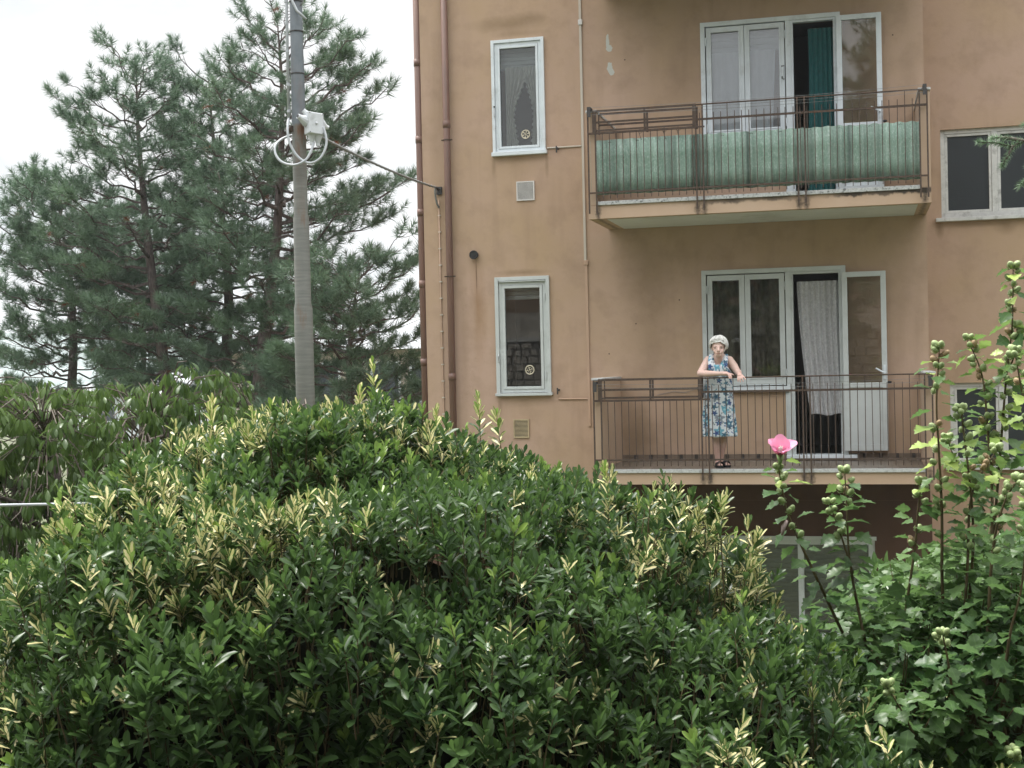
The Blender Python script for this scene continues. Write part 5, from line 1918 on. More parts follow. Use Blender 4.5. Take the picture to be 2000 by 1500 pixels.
def lobed_template():
    """three-lobed toothed leaf with a short stalk"""
    half = [(0.0, 0.0), (0.10, 0.10), (0.235, 0.20), (0.22, 0.34), (0.385, 0.46), (0.30, 0.55), (0.33, 0.64), (0.19, 0.66), (0.20, 0.80), (0.09, 0.86), (0.0, 1.0)]
    V, U, L = [], [], []
    spine = [0.0, 0.12, 0.22, 0.34, 0.48, 0.56, 0.64, 0.70, 0.80, 0.88, 1.0]

    def zf(x, y):
        return 0.22 * abs(x) - 0.20 * y * y + 0.03 * math.sin(y * 19) * abs(x) * 4
    for (x, y), sy in zip(half, spine):
        V.append((0, sy, zf(0, sy))); U.append(0); L.append(sy)
    n = len(half)
    tri, quad = [], []
    for s in (-1, 1):
        b = len(V)
        for x, y in half[1:-1]:
            V.append((s * x, y, zf(x, y))); U.append(s); L.append(y)
        ids = [0] + list(range(b, b + n - 2)) + [n - 1]
        for k in range(n - 1):
            q = [k, k + 1, ids[k + 1], ids[k]]
            q = q[::-1] if s > 0 else q
            qq = []
            for i in q:
                if i not in qq:
                    qq.append(i)
            (quad if len(qq) == 4 else tri).append(tuple(qq))
    return np.array(V, float), np.array(tri), np.array(quad), np.array(U, float), np.array(L, float)


def build_hibiscus():
    H = thing('hibiscus_shrub', 'tall rose of Sharon shrub with green buds and one pink flower', 'shrub', street(1.5, 4.7, -0.42))
    T = lobed_template()
    pos, ydir, size, young = [], [], [], []
    bud_me = MB().ball((0, 0, 0), (0.5, 0.5, 0.68), 10, 8)
    cal = len(bud_me.v)
    for k in range(6):
        t = 2 * math.pi * k / 6
        bud_me.tube([(0.20 * math.cos(t), 0.20 * math.sin(t), -0.62), (0.62 * math.cos(t), 0.62 * math.sin(t), -0.45), (0.66 * math.cos(t), 0.66 * math.sin(t), 0.0)], [0.06, 0.07, 0.02], 4)
    b0 = bud_me.build('bud', M['bud'], H, smooth=True)
    pod_me = b0.data.copy()
    pod_me.materials[0] = M['seed']
    first = [True]
    nb = [0]

    def add_bud(p, axis, r, dry=False):
        nb[0] += 1
        q = Vector(axis).to_track_quat('Z', 'Y')
        if first[0]:
            o = b0
            first[0] = False
        else:
            o = share('bud', pod_me if dry else b0.data, (0, 0, 0), H)
        o.location = p
        o.rotation_mode = 'QUATERNION'
        o.rotation_quaternion = q
        o.scale = (r * 2,) * 3
    for si, st in enumerate(STEMS):
        pts = smooth_path([street(*p) for p in st], 6)
        n = len(pts)
        r0 = 0.0068 if len(st) > 3 else 0.0045
        if len(st) > 3:
            g0 = pts[0]
            pts2 = [Vector((g0.x + random.uniform(-0.1, 0.1), g0.y + random.uniform(-0.05, 0.1), -0.44))] + pts
        else:
            pts2 = pts
        rad = [r0 * (1 - 0.72 * k / (len(pts2) - 1)) for k in range(len(pts2))]
        MB().tube(pts2, rad, 7).build('stem', M['stem'], H, smooth=True)
        # walk the shoot: leaves and buds
        total = sum((pts[k + 1] - pts[k]).length for k in range(n - 1))
        step = 0.022
        acc = 0.0
        nxt = 0.0
        ang = random.uniform(0, 6)
        for k in range(n - 1):
            seg = pts[k + 1] - pts[k]
            L = seg.length
            while nxt < acc + L:
                p = pts[k] + seg * ((nxt - acc) / L)
                frac = nxt / total
                top = 1 - frac
                ax = seg.normalized()
                b = ax.orthogonal().normalized()
                c = ax.cross(b)
                for rep in range(2 if random.random() < 0.35 else 1):
                    ang += 2.4 + random.uniform(-0.4, 0.4)
                    d = (b * math.cos(ang) + c * math.sin(ang))
                    lenleaf = random.uniform(0.046, 0.092) * (0.75 if top < 0.10 else 1.0)
                    stalk = random.uniform(0.012, 0.035)
                    if random.random() < (0.95 if p.z < 0.45 else 0.85):
                        pos.append(p + d * stalk + ax * 0.005)
                        ydir.append((d + Vector((0, 0, random.uniform(-0.45, 0.35)))).normalized())
                        size.append(lenleaf)
                        young.append(1.0 if (p.z > 0.75 and random.random() < 0.30) else (0.4 if p.z > 0.75 and random.random() < 0.4 else 0.0))
                if p.z > 0.55 and random.random() < 0.30 + 0.4 * frac or (frac > 0.85):
                    for q in range(random.choice((1, 1, 2))):
                        d = (b * math.cos(ang + 1 + q) + c * math.sin(ang + 1 + q) + ax * 0.9).normalized()
                        add_bud(p + d * random.uniform(0.018, 0.032), d, random.uniform(0.0085, 0.0122), random.random() < 0.10)
                nxt += step * random.uniform(0.75, 1.3)
            acc += L
        for q in range(3):
            t = q * 2.1 + si
            e = pts[-1]
            d = Vector((0.7 * math.cos(t), 0.7 * math.sin(t), 0.8)).normalized()
            if si != 0:
                add_bud(e + d * 0.018, d, random.uniform(0.009, 0.013))
    # leafy lower mass
    n = 3300
    a = RNG.uniform(1.0, 2.15, n)
    d = RNG.uniform(4.15, 5.3, n)
    ztop = 0.42 - 0.30 * np.clip((1.25 - a) / 0.3, 0, 1) + 0.18 * np.clip((a - 1.5) / 0.4, 0, 1) + 0.06 * np.sin(a * 9) - 0.20 * np.clip((4.6 - d) / 0.4, 0, 1)
    z = ztop - np.abs(RNG.normal(0, 0.22, n))
    z = np.maximum(z, -0.38 + RNG.uniform(0, 0.05, n))
    mass = st_np(a, d, z)
    dirs = unit(np.column_stack([RNG.normal(0, 1, n), RNG.normal(-0.25, 1, n), RNG.normal(-0.15, 0.35, n)]))
    P = np.vstack([np.array([tuple(p) for p in pos]), mass])
    Y = np.vstack([np.array([tuple(p) for p in ydir]), dirs])
    S = np.concatenate([np.array(size), RNG.uniform(0.046, 0.082, n)])
    Yg = np.concatenate([np.array(young), np.zeros(n)])
    tint = np.clip(0.5 + 0.8 * nz3(P, 2.2, 4.0) + RNG.normal(0, 0.2, len(P)), 0, 1)
    Z = np.tile([[0, 0, 1.0]], (len(P), 1)) + RNG.normal(0, 0.35, P.shape)
    Rm = frames(Y, Z)
    extra = {'tint': tint, 'young': Yg}
    vis = in_view(P, -0.01)
    _, _, dd = cam_coords(P)
    isst = np.concatenate([np.ones(len(pos)), np.zeros(n)])
    order = np.argsort(-np.where(vis, (0.5 + isst) * S / dd, -1))
    keep = leaf_objects(290, T, Rm, P, S, extra, M['hib_leaf'], H, order)
    W, f, at = place(T, Rm[keep], P[keep], S[keep], {k: v[keep] for k, v in extra.items()})
    tag(link('foliage', np_mesh('foliage', W, f, M['hib_leaf'], at, smooth=True), H), kind='stuff')
    # twigs that carry the lower mass
    paths, rads = [], []
    for k in range(260):
        i = RNG.integers(0, n)
        e = mass[i]
        b = st_np(np.array([a[i] * 0.9 + 0.15]), np.array([4.75]), np.array([-0.43]))[0]
        paths.append([b, b * 0.4 + e * 0.6 + np.array([0, 0, 0.05]), e])
        rads.append([0.007, 0.004, 0.002])
    tag(tubes(paths, rads, 4).build('twigs', M['stem'], H), kind='stuff')
    # the flower
    fc = street(0.925, 4.80, 0.885)
    fl = MB().tube([fc - Vector((0, 0, 0.035)), fc], [0.004, 0.012], 8).build('flower', M['calyx'], H, smooth=True)
    view = (Vector(CAM) - fc).normalized()
    axis = (Vector((0.0, 0, 0.80)) + view * 0.62 + AX * 0.08).normalized()
    by = (Vector((0, 0, 1)) - axis * axis.z).normalized()
    bx = by.cross(axis).normalized()
    if bx.dot(AX) < 0:
        bx = -bx
    for k, (ang, op, ln) in enumerate(((146, 46, 0.068), (92, 26, 0.074), (20, 58, 0.074), (310, 40, 0.048), (212, 42, 0.050))):
        t = math.radians(ang)
        rad_ = bx * math.cos(t) + by * math.sin(t)
        v, lu, lv, f_ = [], [], [], []
        nr, ncl = 8, 6
        for j in range(nr + 1):
            q = j / nr
            o_ = math.radians(op) * (0.35 + 0.65 * q)
            c = fc + (axis * math.cos(o_) + rad_ * math.sin(o_)) * ln * q
            sd = axis.cross(rad_).normalized()
            nrm = axis * math.sin(o_) - rad_ * math.cos(o_)
            wv = (0.024 if k != 1 else 0.029) * math.sin(q ** 0.9 * math.pi * 0.80) + 0.003 + 0.003 * q
            for i in range(ncl + 1):
                u = i / ncl * 2 - 1
                p = c + sd * wv * u - (axis * math.cos(o_) + rad_ * math.sin(o_)) * 0.016 * u * u * q * q + nrm * (0.010 * u * u + 0.0025 * math.sin(u * 7 + k) * q)
                v.append(tuple(p)); lu.append(u); lv.append(q)
        for j in range(nr):
            for i in range(ncl):
                q = j * (ncl + 1) + i
                f_.append((q, q + 1, q + ncl + 2, q + ncl + 1))
        me = np_mesh('petal', np.array(v), [np.array(f_)], M['petal'], {'lu': np.array(lu), 'lv': np.array(lv)}, smooth=True)
        link('petal', me, fl)
    m = MB().tube([fc, fc + axis * 0.035], [0.004, 0.003], 6)
    for k in range(22):
        t = k * 2.4
        q = fc + axis * (0.014 + 0.001 * k)
        m.ball(q + (bx * math.cos(t) + by * math.sin(t)) * 0.006, 0.0028, 5, 4)
    m.build('stamen', M['stamen'], fl, smooth=True)
    # a spent bloom on the same shoot, and a wilted pale one lower down
    p = street(0.945, 4.80, 0.655)
    MB().tube([p, p + Vector((-0.012, -0.01, -0.02)), p + Vector((-0.018, -0.012, -0.05))], [0.005, 0.009, 0.004], 7).build('spent_flower', M['wilt'], H, smooth=True)


build_hibiscus()


def build_laurel():
    H = thing('laurel_bush', 'bright green laurel bush with pointed leaves behind the rose of Sharon', 'bush', street(1.75, 5.9, -0.5))
    n = 620
    a = RNG.uniform(1.58, 2.7, n)
    d = RNG.uniform(5.5, 6.5, n)
    z = 0.34 + 0.10 * np.sin(a * 3.1) - 0.35 * ((d - 5.9) / 0.7) ** 2 - np.abs(RNG.normal(0, 0.25, n))
    z = np.maximum(z, -0.35)
    P = st_np(a, d, z)
    A = unit(np.tile([[0, -0.35, 0.9]], (n, 1)) + RNG.normal(0, 0.4, (n, 3)))
    T = leaf_template([(0.22, 0.13), (0.50, 0.185), (0.80, 0.10)], 0.25, 0.18)
    Rm, p, s, idx, t = sprigs(P, A, RNG.integers(7, 11, n), RNG.uniform(0.06, 0.14, n), RNG.uniform(0.085, 0.115, n))
    tint = np.clip(0.5 + RNG.normal(0, 0.25, n)[idx] + RNG.normal(0, 0.1, len(idx)), 0, 1)
    ex = {'tint': tint}
    _, _, dd = cam_coords(p)
    order = np.argsort(-np.where(in_view(p, -0.01) & (p[:, 2] > 0.3), s / dd, -1))
    keep = leaf_objects(200, T, Rm, p, s, ex, M['laurel_leaf'], H, order)
    W, f, at = place(T, Rm[keep], p[keep], s[keep], {'tint': tint[keep]})
    tag(link('foliage', np_mesh('foliage', W, f, M['laurel_leaf'], at, smooth=True), H), kind='stuff')
    for k in range(7):
        aa = 1.65 + k * 0.15
        MB().tube([street(aa, 5.9, -0.5), street(aa + 0.05, 5.85, 0.0), street(aa + 0.1 * math.sin(k), 5.8, 0.32)], [0.016, 0.011, 0.005], 6).build('stem', M['twig'], H, smooth=True)


build_laurel()


# ------------------------------------------------------------------ tree with drooping leaves
def build_droop():
    base = street(-2.84, 8.5, 0)
    gz = ground_z(base.x, base.y)
    H = thing('drooping_leaf_tree', 'low broadleaf tree with tassels of drooping leaves below the pines', 'tree', (base.x, base.y, gz))
    MB().tube([street(-2.80, 8.5, gz - 0.02), street(-2.84, 8.5, 0.0), street(-2.82, 8.5, 0.5), street(-2.86, 8.5, 0.85)], [0.075, 0.06, 0.05, 0.035], 10).build('trunk', M['bark'], H, smooth=True)
    top = np.array([(-3.9, 1.1), (-3.15, 1.25), (-2.96, 1.27), (-2.77, 1.16), (-2.52, 1.22), (-2.33, 1.15), (-2.11, 1.21), (-1.89, 1.30), (-1.76, 1.24), (-1.64, 1.03), (-1.39, 1.06), (-1.2, 0.8)])
    n = 1650
    a = RNG.uniform(-3.9, -1.25, n)
    tz = np.interp(a, top[:, 0], top[:, 1])
    z = tz - 0.02 - 1.45 * RNG.uniform(0, 1, n) ** 1.15
    z = z + 0.10 * np.array([mnoise.noise(Vector((float(q) * 4.5, 0.7, 2.0))) for q in a])
    rr = np.sqrt(np.clip(1 - ((a + 2.6) / 1.6) ** 2, 0.1, 1))
    d = 8.6 + RNG.uniform(-0.95, 0.95, n) * rr
    thin = RNG.uniform(0, 1, n) < np.where(a > -1.6, 0.35, 1.0)
    a, d, z = a[thin], d[thin], z[thin]
    n = len(a)
    P = st_np(a, d, z)
    nl = RNG.integers(8, 15, n)
    idx = np.repeat(np.arange(n), nl)
    k = np.arange(len(idx)) - np.repeat(np.concatenate([[0], np.cumsum(nl)[:-1]]), nl)
    phi = k * 2.4 + np.repeat(RNG.uniform(0, 6, n), nl)
    drop = np.radians(RNG.normal(58, 18, len(idx)))
    Y = np.column_stack([np.cos(phi) * np.cos(drop), np.sin(phi) * np.cos(drop), -np.sin(drop)])
    Z = np.column_stack([np.cos(phi), np.sin(phi), np.full(len(phi), 0.7)])
    p = P[idx] + Y * 0.012 + np.column_stack([0.02 * np.cos(phi), 0.02 * np.sin(phi), RNG.uniform(-0.03, 0.0, len(phi))])
    s = RNG.uniform(0.055, 0.088, len(idx))
    Rm = frames(Y, Z)
    tint = np.clip(0.45 + 0.6 * nz3(P, 1.3, 8.0)[idx] + RNG.normal(0, 0.18, len(idx)), 0, 1)
    T = leaf_template([(0.25, 0.11), (0.55, 0.175), (0.84, 0.12)], 0.3, 0.25)
    ex = {'tint': tint}
    _, _, dd = cam_coords(p)
    order = np.argsort(-np.where(in_view(p, -0.01) & (d[idx] < 8.3), s / dd, -1))
    keep = leaf_objects(250, T, Rm, p, s, ex, M['droop_leaf'], H, order)
    W, f, at = place(T, Rm[keep], p[keep], s[keep], {'tint': tint[keep]})
    tag(link('foliage', np_mesh('foliage', W, f, M['droop_leaf'], at, smooth=True), H), kind='stuff')
    # limbs and twigs: every tassel hangs from one
    limbs = []
    for j in range(13):
        aa = -3.8 + j * 0.205
        e = np.array(street(aa, 8.6 + 0.5 * math.sin(j * 2.3), 0.75 + 0.25 * math.sin(j * 1.7)))
        s0 = np.array(street(-2.84, 8.5, 0.25 + 0.06 * (j % 5)))
        midp = s0 * 0.45 + e * 0.55 + np.array([0, 0, 0.10 * math.sin(j * 3.0)])
        limbs.append((s0, midp, e))
        MB().tube(smooth_path([s0, midp, e], 5), [0.022 - 0.0014 * q for q in range(11)], 6).build('limb', M['twig'], H, smooth=True)
    lp = np.array([(l[0] * (1 - q) + l[1] * q) if k < 4 else (l[1] * (1 - q) + l[2] * q) for l in limbs for k, q in enumerate((0.55, 0.7, 0.85, 1.0, 0.15, 0.3, 0.45, 0.6, 0.75, 0.9, 1.0))])
    paths, rads = [], []
    for i in range(n):
        j = np.argmin(((lp - P[i]) ** 2).sum(1))
        s0 = lp[j] + RNG.normal(0, 0.015, 3)
        far = float(np.linalg.norm(s0 - P[i]))
        if far > 0.30:
            s0 = P[i] + (s0 - P[i]) * (0.30 / far)
        paths.append([s0, (s0 + P[i]) / 2 + np.array([0, 0, RNG.uniform(-0.06, 0.10)]), P[i]])
        rads.append([0.006, 0.004, 0.0025])
    tag(tubes(paths, rads, 4).build('twigs', M['twig'], H), kind='stuff')


build_droop()


# ------------------------------------------------------------------ pines
def needle_tufts(pos, axis, length, nn, nlen, width, mat, name, parent, tint):
    """needles round the end of every twig, one narrow blade each"""
    S = len(pos)
    B, C = perp(axis)
    idx = np.repeat(np.arange(S), nn)
    tot = len(idx)
    t = RNG.uniform(0, 1, tot)
    ph = RNG.uniform(0, 2 * np.pi, tot)
    al = np.radians(78 - 52 * t + RNG.normal(0, 10, tot))
    rad = B[idx] * np.cos(ph)[:, None] + C[idx] * np.sin(ph)[:, None]
    D = axis[idx] * np.cos(al)[:, None] + rad * np.sin(al)[:, None]
    o = pos[idx] + axis[idx] * (t * length[idx])[:, None]
    L = nlen[idx] * RNG.uniform(0.75, 1.1, tot)
    side = unit(np.cross(D, RNG.normal(0, 1, (tot, 3))))
    w_ = width[idx][:, None] * 0.5
    e = o + D * L[:, None] + np.column_stack([np.zeros(tot), np.zeros(tot), -0.06 * L])
    V = np.stack([o - side * w_ * 1.25, o + side * w_ * 1.25, e], axis=1).reshape(-1, 3)
    F = np.arange(tot * 3).reshape(-1, 3)
    tn = np.repeat(np.clip(tint[idx] + RNG.normal(0, 0.15, tot), 0, 1), 3)
    return link(name, np_mesh(name, V, [F], mat, {'tint': tn}), parent)


def pine(label, trunk, r0, crown, z_low, nbr, seed, group='pines behind the pole', dens=1.0, lean=(0, 0)):
    """trunk: street points; crown: (z, radius) profile"""
    rs = np.random.default_rng(seed)
    base = street(trunk[0][0], trunk[0][1], 0)
    gz = ground_z(base.x, base.y)
    H = thing('pine_tree', label, 'tree', (base.x, base.y, gz), group)
    pts = smooth_path([street(*trunk[0][:2], gz - 0.05)] + [street(*p) for p in trunk], 5)
    z0, z1 = gz, trunk[-1][2]
    MB().tube(pts, [max(0.012, r0 * (1 - (p.z - z0) / (z1 - z0 + 0.1)) ** 0.75) for p in pts], 9).build('trunk', M['bark'], H, smooth=True)
    tz = np.array([p.z for p in pts])
    tp = np.array([tuple(p) for p in pts])
    cz = np.array(crown)
    paths, rads, tpos, tax = [], [], [], []
    for k in range(nbr):
        f = (k + rs.uniform(0, 1)) / nbr
        z = z_low + (z1 - z_low) * f ** 0.9
        p0 = np.array([np.interp(z, tz, tp[:, i]) for i in range(3)])
        R = np.interp(z, cz[:, 0], cz[:, 1]) * rs.uniform(0.65, 1.12)
        az = k * 2.39996 + rs.normal(0, 0.3)
        hd = np.array([math.cos(az), math.sin(az), 0])
        if lean[0] or lean[1]:
            R *= 1 + 0.5 * float(hd @ (AXn * lean[0] + FXn * lean[1]))
        rise = np.interp(f, [0, 0.5, 0.85, 1], [-0.12, 0.08, 0.28, 0.6])
        nseg = 7
        br = [p0]
        for s in range(1, nseg + 1):
            q = s / nseg
            br.append(p0 + hd * R * q + np.array([0, 0, R * (rise * q + 0.24 * q * q)]) + rs.normal(0, 0.03 * R, 3) * (q < 1))
        br = np.array(br)
        paths.append([tuple(b) for b in br])
        rb = 0.006 + 0.016 * min(R, 2.2)
        rads.append([max(0.005, rb * (1 - 0.8 * s / nseg)) for s in range(nseg + 1)])
        # side twigs
        nt = max(4, int(R * 7.6 * dens))
        for j in range(nt):
            q = rs.uniform(0.22, 1.0) ** 0.75
            b0 = np.array([np.interp(q * nseg, np.arange(nseg + 1), br[:, i]) for i in range(3)])
            ln = (0.18 + 0.42 * R * (1.05 - q)) * rs.uniform(0.5, 1.1)
            sg = rs.choice([-1, 1])
            lat = np.array([-hd[1], hd[0], 0]) * sg
            dr = hd * rs.uniform(0.35, 1.0) + lat * rs.uniform(0.3, 1.0) + np.array([0, 0, rs.uniform(0.05, 0.65)])
            dr /= np.linalg.norm(dr)
            e = b0 + dr * ln
            e2 = e + (dr + np.array([0, 0, 0.8])) * 0.07
            paths.append([tuple(b0), tuple((b0 + e) / 2 + np.array([0, 0, -0.02])), tuple(e)])
            rads.append([0.007, 0.006, 0.004])
            ax = unit(dr + np.array([0, 0, 0.75]))
            tpos.append(e); tax.append(ax)
            if ln > 0.3:
                for w_ in (0.55, 0.78):
                    if rs.uniform() < 0.75:
                        c = b0 + dr * ln * w_
                        l2 = unit(dr * 0.5 + np.cross(dr, [0, 0, 1.0]) * rs.choice([-1, 1]) + np.array([0, 0, 0.45]))
                        tpos.append(c + l2 * 0.10); tax.append(unit(l2 + np.array([0, 0, 0.5])))
        tpos.append(br[-1]); tax.append(unit(br[-1] - br[-2] + np.array([0, 0, 0.3])))
    tpos.append(tp[-1]); tax.append(np.array([0, 0, 1.0]))
    tpos, tax = np.array(tpos), np.array(tax)
    n = len(tpos)
    tag(tubes(paths, rads, 4).build('branches', M['bark'], H), kind='stuff')
    tint = np.clip(0.5 + 0.5 * nz3(tpos, 0.8, seed) + rs.normal(0, 0.15, n), 0, 1)
    dead = rs.uniform(0, 1, n) < 0.012
    needle_tufts(tpos[~dead], tax[~dead], rs.uniform(0.12, 0.20, n)[~dead], 64, rs.uniform(0.145, 0.20, n)[~dead], np.full(n, 0.0085)[~dead], M['needle'], 'crown', H, tint[~dead])
    if dead.sum():
        needle_tufts(tpos[dead], tax[dead] * [1, 1, -0.4], np.full(n, 0.18)[dead], 50, np.full(n, 0.12)[dead], np.full(n, 0.007)[dead], M['dead_needle'], 'dead_needles', H, tint[dead])
    return H


PINES = [None] * 6
PINES[0] = pine('pine with a bare lower trunk and a forked top, clear of the pole', [(-6.46, 26.0, 0.56), (-6.54, 26.0, 1.42), (-6.7, 26.0, 2.87), (-6.83, 26.0, 4.42), (-6.94, 26.1, 5.86), (-6.94, 26.1, 7.0)], 0.17,
     [(1.2, 1.7), (2.5, 1.7), (4.0, 1.75), (5.5, 1.35), (6.6, 0.85), (7.3, 0.4)], 0.5, 76, 3, lean=(-0.2, 0))
PINES[1] = pine('dense pine standing between the forked pine and the pine at the pole', [(-5.62, 27.0, 0.31), (-5.57, 27.0, 1.5), (-5.49, 27.0, 2.9), (-5.6, 27.0, 4.51), (-5.75, 27.1, 6.01), (-5.80, 27.1, 6.95)], 0.17,
     [(0.8, 1.7), (3.0, 1.8), (5.0, 1.6), (6.2, 1.15), (7.1, 0.6)], 0.2, 76, 5)
PINES[2] = pine('tallest pine, its trunk standing just behind the utility pole', [(-4.6, 25.0, 0.36), (-4.51, 25.0, 1.47), (-4.31, 25.0, 2.76), (-4.14, 25.0, 4.24), (-4.05, 25.1, 6.09), (-4.10, 25.1, 7.55)], 0.18,
     [(0.8, 1.7), (2.2, 1.9), (4.0, 2.05), (5.2, 1.85), (6.2, 1.3), (7.6, 0.5)], 0.2, 92, 8, lean=(0.25, 0))
PINES[3] = pine('short spreading pine filling the gap between pole and house corner', [(-2.70, 23.0, 0.31), (-2.70, 23.0, 1.42), (-2.60, 23.0, 2.27), (-2.52, 23.0, 2.75)], 0.13,
     [(-0.2, 1.5), (1.0, 1.65), (2.0, 1.45), (2.9, 0.6)], -0.3, 56, 13, dens=1.15)
PINES[4] = pine('broad pine at the outer end of the row with wide lower boughs', [(-8.93, 28.0, 0.55), (-8.87, 28.0, 1.69), (-8.88, 28.0, 3.04), (-9.0, 28.0, 4.0), (-9.1, 28.1, 4.9)], 0.16,
     [(1.4, 1.6), (2.8, 1.85), (4.0, 1.6), (4.6, 1.0), (5.0, 0.5)], 0.6, 74, 21)
PINES[5] = pine('smaller dark pine half hidden between the broad and the forked pine', [(-7.9, 29.5, 0.3), (-7.85, 29.5, 1.69), (-7.8, 29.5, 3.09), (-7.75, 29.5, 4.6)], 0.12,
     [(1.0, 1.4), (2.5, 1.5), (3.8, 1.1), (4.7, 0.4)], 1.2, 50, 34)


# ------------------------------------------------------------------ spruce reaching in beside the stairwell window
def build_spruce():
    base = street(3.4, 6.2, 0)
    gz = ground_z(base.x, base.y)
    H = thing('spruce_tree', 'spruce with bluish green twigs reaching before the stairwell window', 'tree', (base.x, base.y, gz))
    MB().tube([street(3.4, 6.2, gz - 0.03), street(3.4, 6.2, 2.0), street(3.42, 6.2, 5.5)], [0.10, 0.075, 0.015], 10).build('trunk', M['bark'], H, smooth=True)
    br = [[(3.4, 6.15, 2.35), (2.8, 6.05, 2.28), (2.38, 6.01, 2.18), (2.24, 6.01, 2.14), (2.19, 6.01, 2.12), (2.12, 6.01, 2.135), (2.045, 6.01, 2.14)],
          [(2.195, 6.01, 2.12), (2.165, 6.0, 2.07), (2.14, 5.99, 2.035)],
          [(2.24, 6.01, 2.14), (2.17, 6.03, 2.16), (2.115, 6.04, 2.162)],
          [(3.4, 6.1, 2.1), (2.8, 6.0, 2.05), (2.38, 6.0, 2.02), (2.27, 6.0, 1.985), (2.215, 5.99, 1.945)],
          [(2.33, 6.01, 2.165), (2.26, 5.97, 2.07), (2.235, 5.95, 2.02)], [(2.40, 6.01, 2.185), (2.33, 6.03, 2.215), (2.26, 6.05, 2.22)], [(2.5, 6.0, 2.03), (2.42, 5.96, 1.93), (2.36, 5.95, 1.88)],
          [(2.9, 6.05, 2.30), (2.7, 5.9, 2.2), (2.5, 5.85, 2.1)], [(3.0, 6.05, 2.3), (2.75, 6.25, 2.3), (2.55, 6.3, 2.25)]]
    for k in range(16):
        t = k * 2.4
        zz_ = 0.2 + k * 0.32
        R = 1.3 * (1 - zz_ / 6.0)
        if math.cos(t) < -0.2:
            R *= 0.45
        br.append([(3.4, 6.2, zz_), (3.4 + R * 0.5 * math.cos(t), 6.2 + R * 0.5 * math.sin(t), zz_ - 0.05), (3.4 + R * math.cos(t), 6.2 + R * math.sin(t), zz_ - 0.12)])
    rsx = random.Random(3)
    for b in list(br[9:]):
        for q in (0.45, 0.6, 0.75, 0.9):
            for sg in (-1, 1):
                c = [b[0][i] + (b[2][i] - b[0][i]) * q for i in range(3)]
                vx, vy = b[2][0] - b[0][0], b[2][1] - b[0][1]
                l_ = max(0.2, math.hypot(vx, vy))
                ln = rsx.uniform(0.15, 0.34)
                e = (c[0] + (vx * 0.6 - sg * vy * 0.8) / l_ * ln, c[1] + (vy * 0.6 + sg * vx * 0.8) / l_ * ln, c[2] - 0.05)
                br.append([tuple(c), tuple((c[i] + e[i]) / 2 for i in range(3)), e])
    pos, ax = [], []
    for b in br:
        p = smooth_path([street(*q) for q in b], 6)
        MB().tube(p, [max(0.0022, 0.011 * (1 - k / len(p))) for k in range(len(p))], 5).build('branch', M['twig'], H, smooth=True)
        for k in range(len(p) - 1):
            seg = p[k + 1] - p[k]
            m = max(1, int(seg.length / 0.010))
            for j in range(m):
                q = p[k] + seg * (j / m)
                if (q - street(3.4, 6.2, q.z)).length > 0.35:
                    pos.append(tuple(q)); ax.append(tuple(seg.normalized()))
    pos, ax = np.array(pos), np.array(ax)
    n = len(pos)
    needle_tufts(pos, ax, np.full(n, 0.012), 20, np.full(n, 0.029), np.full(n, 0.0032), M['spruce'], 'needles', H, np.clip(RNG.normal(0.5, 0.2, n), 0, 1))['kind'] = 'stuff'


build_spruce()

# ------------------------------------------------------------------ houses beyond the trees
def far_house(label, a0, a1, d, z_eave, roof_h, wins, mat=None, depth=8):
    c = street((a0 + a1) / 2, d + depth / 2, 0)
    H = thing('far_house', label, 'house', (c.x, c.y, -2.92))

    def fb(u0, u1, n0, n1, z0, z1, name, mt, par=H):
        m = MB()
        m.v = [tuple(street(u, n, z)) for z in (z0, z1) for (u, n) in ((u0, n0), (u1, n0), (u1, n1), (u0, n1))]
        m.f = [(0, 3, 2, 1), (4, 5, 6, 7), (0, 1, 5, 4), (1, 2, 6, 5), (2, 3, 7, 6), (3, 0, 4, 7)]
        return m.build(name, mt, par)
    wl = fb(a0, a1, d, d + depth, -2.95, z_eave, 'wall', mat or M['far_wall'])
    m = MB()
    m.v = [tuple(street(u, n, z)) for (u, n, z) in ((a0 - 0.4, d - 0.4, z_eave), (a1 + 0.4, d - 0.4, z_eave), (a1 + 0.4, d + depth + 0.4, z_eave), (a0 - 0.4, d + depth + 0.4, z_eave),
                                                  (a0 + 1.5, d + depth / 2, z_eave + roof_h), (a1 - 1.5, d + depth / 2, z_eave + roof_h))]
    m.f = [(0, 1, 5, 4), (1, 2, 5), (2, 3, 4, 5), (3, 0, 4), (0, 3, 2, 1)]
    m.build('roof', M['far_roof'], H)
    for (u, z) in wins:
        w_ = fb(u - 0.5, u + 0.5, d - 0.05, d - 0.001, z, z + 1.4, 'window', M['white_paint'])
        fb(u - 0.42, u + 0.42, d - 0.06, d - 0.051, z + 0.08, z + 1.32, 'pane', M['far_pane'], w_)


far_house('low beige house with a grey roof glimpsed between the pines', -9.8, -2.0, 46, 1.9, 1.4, ((-8.2, 0.1), (-6.2, 0.1), (-4.2, 0.1), (-2.9, 0.1)))
far_house('taller pale house seen in the slit beside the house corner', -3.6, 2.0, 62, 3.4, 1.6, ((-2.6, 1.2), (-0.6, 1.2)))
far_house('white house far down the slope behind the broad pine', -24.0, -17.0, 75, 0.2, 1.2, ((-22, -1.3), (-19, -1.3)), M['white_paint'])


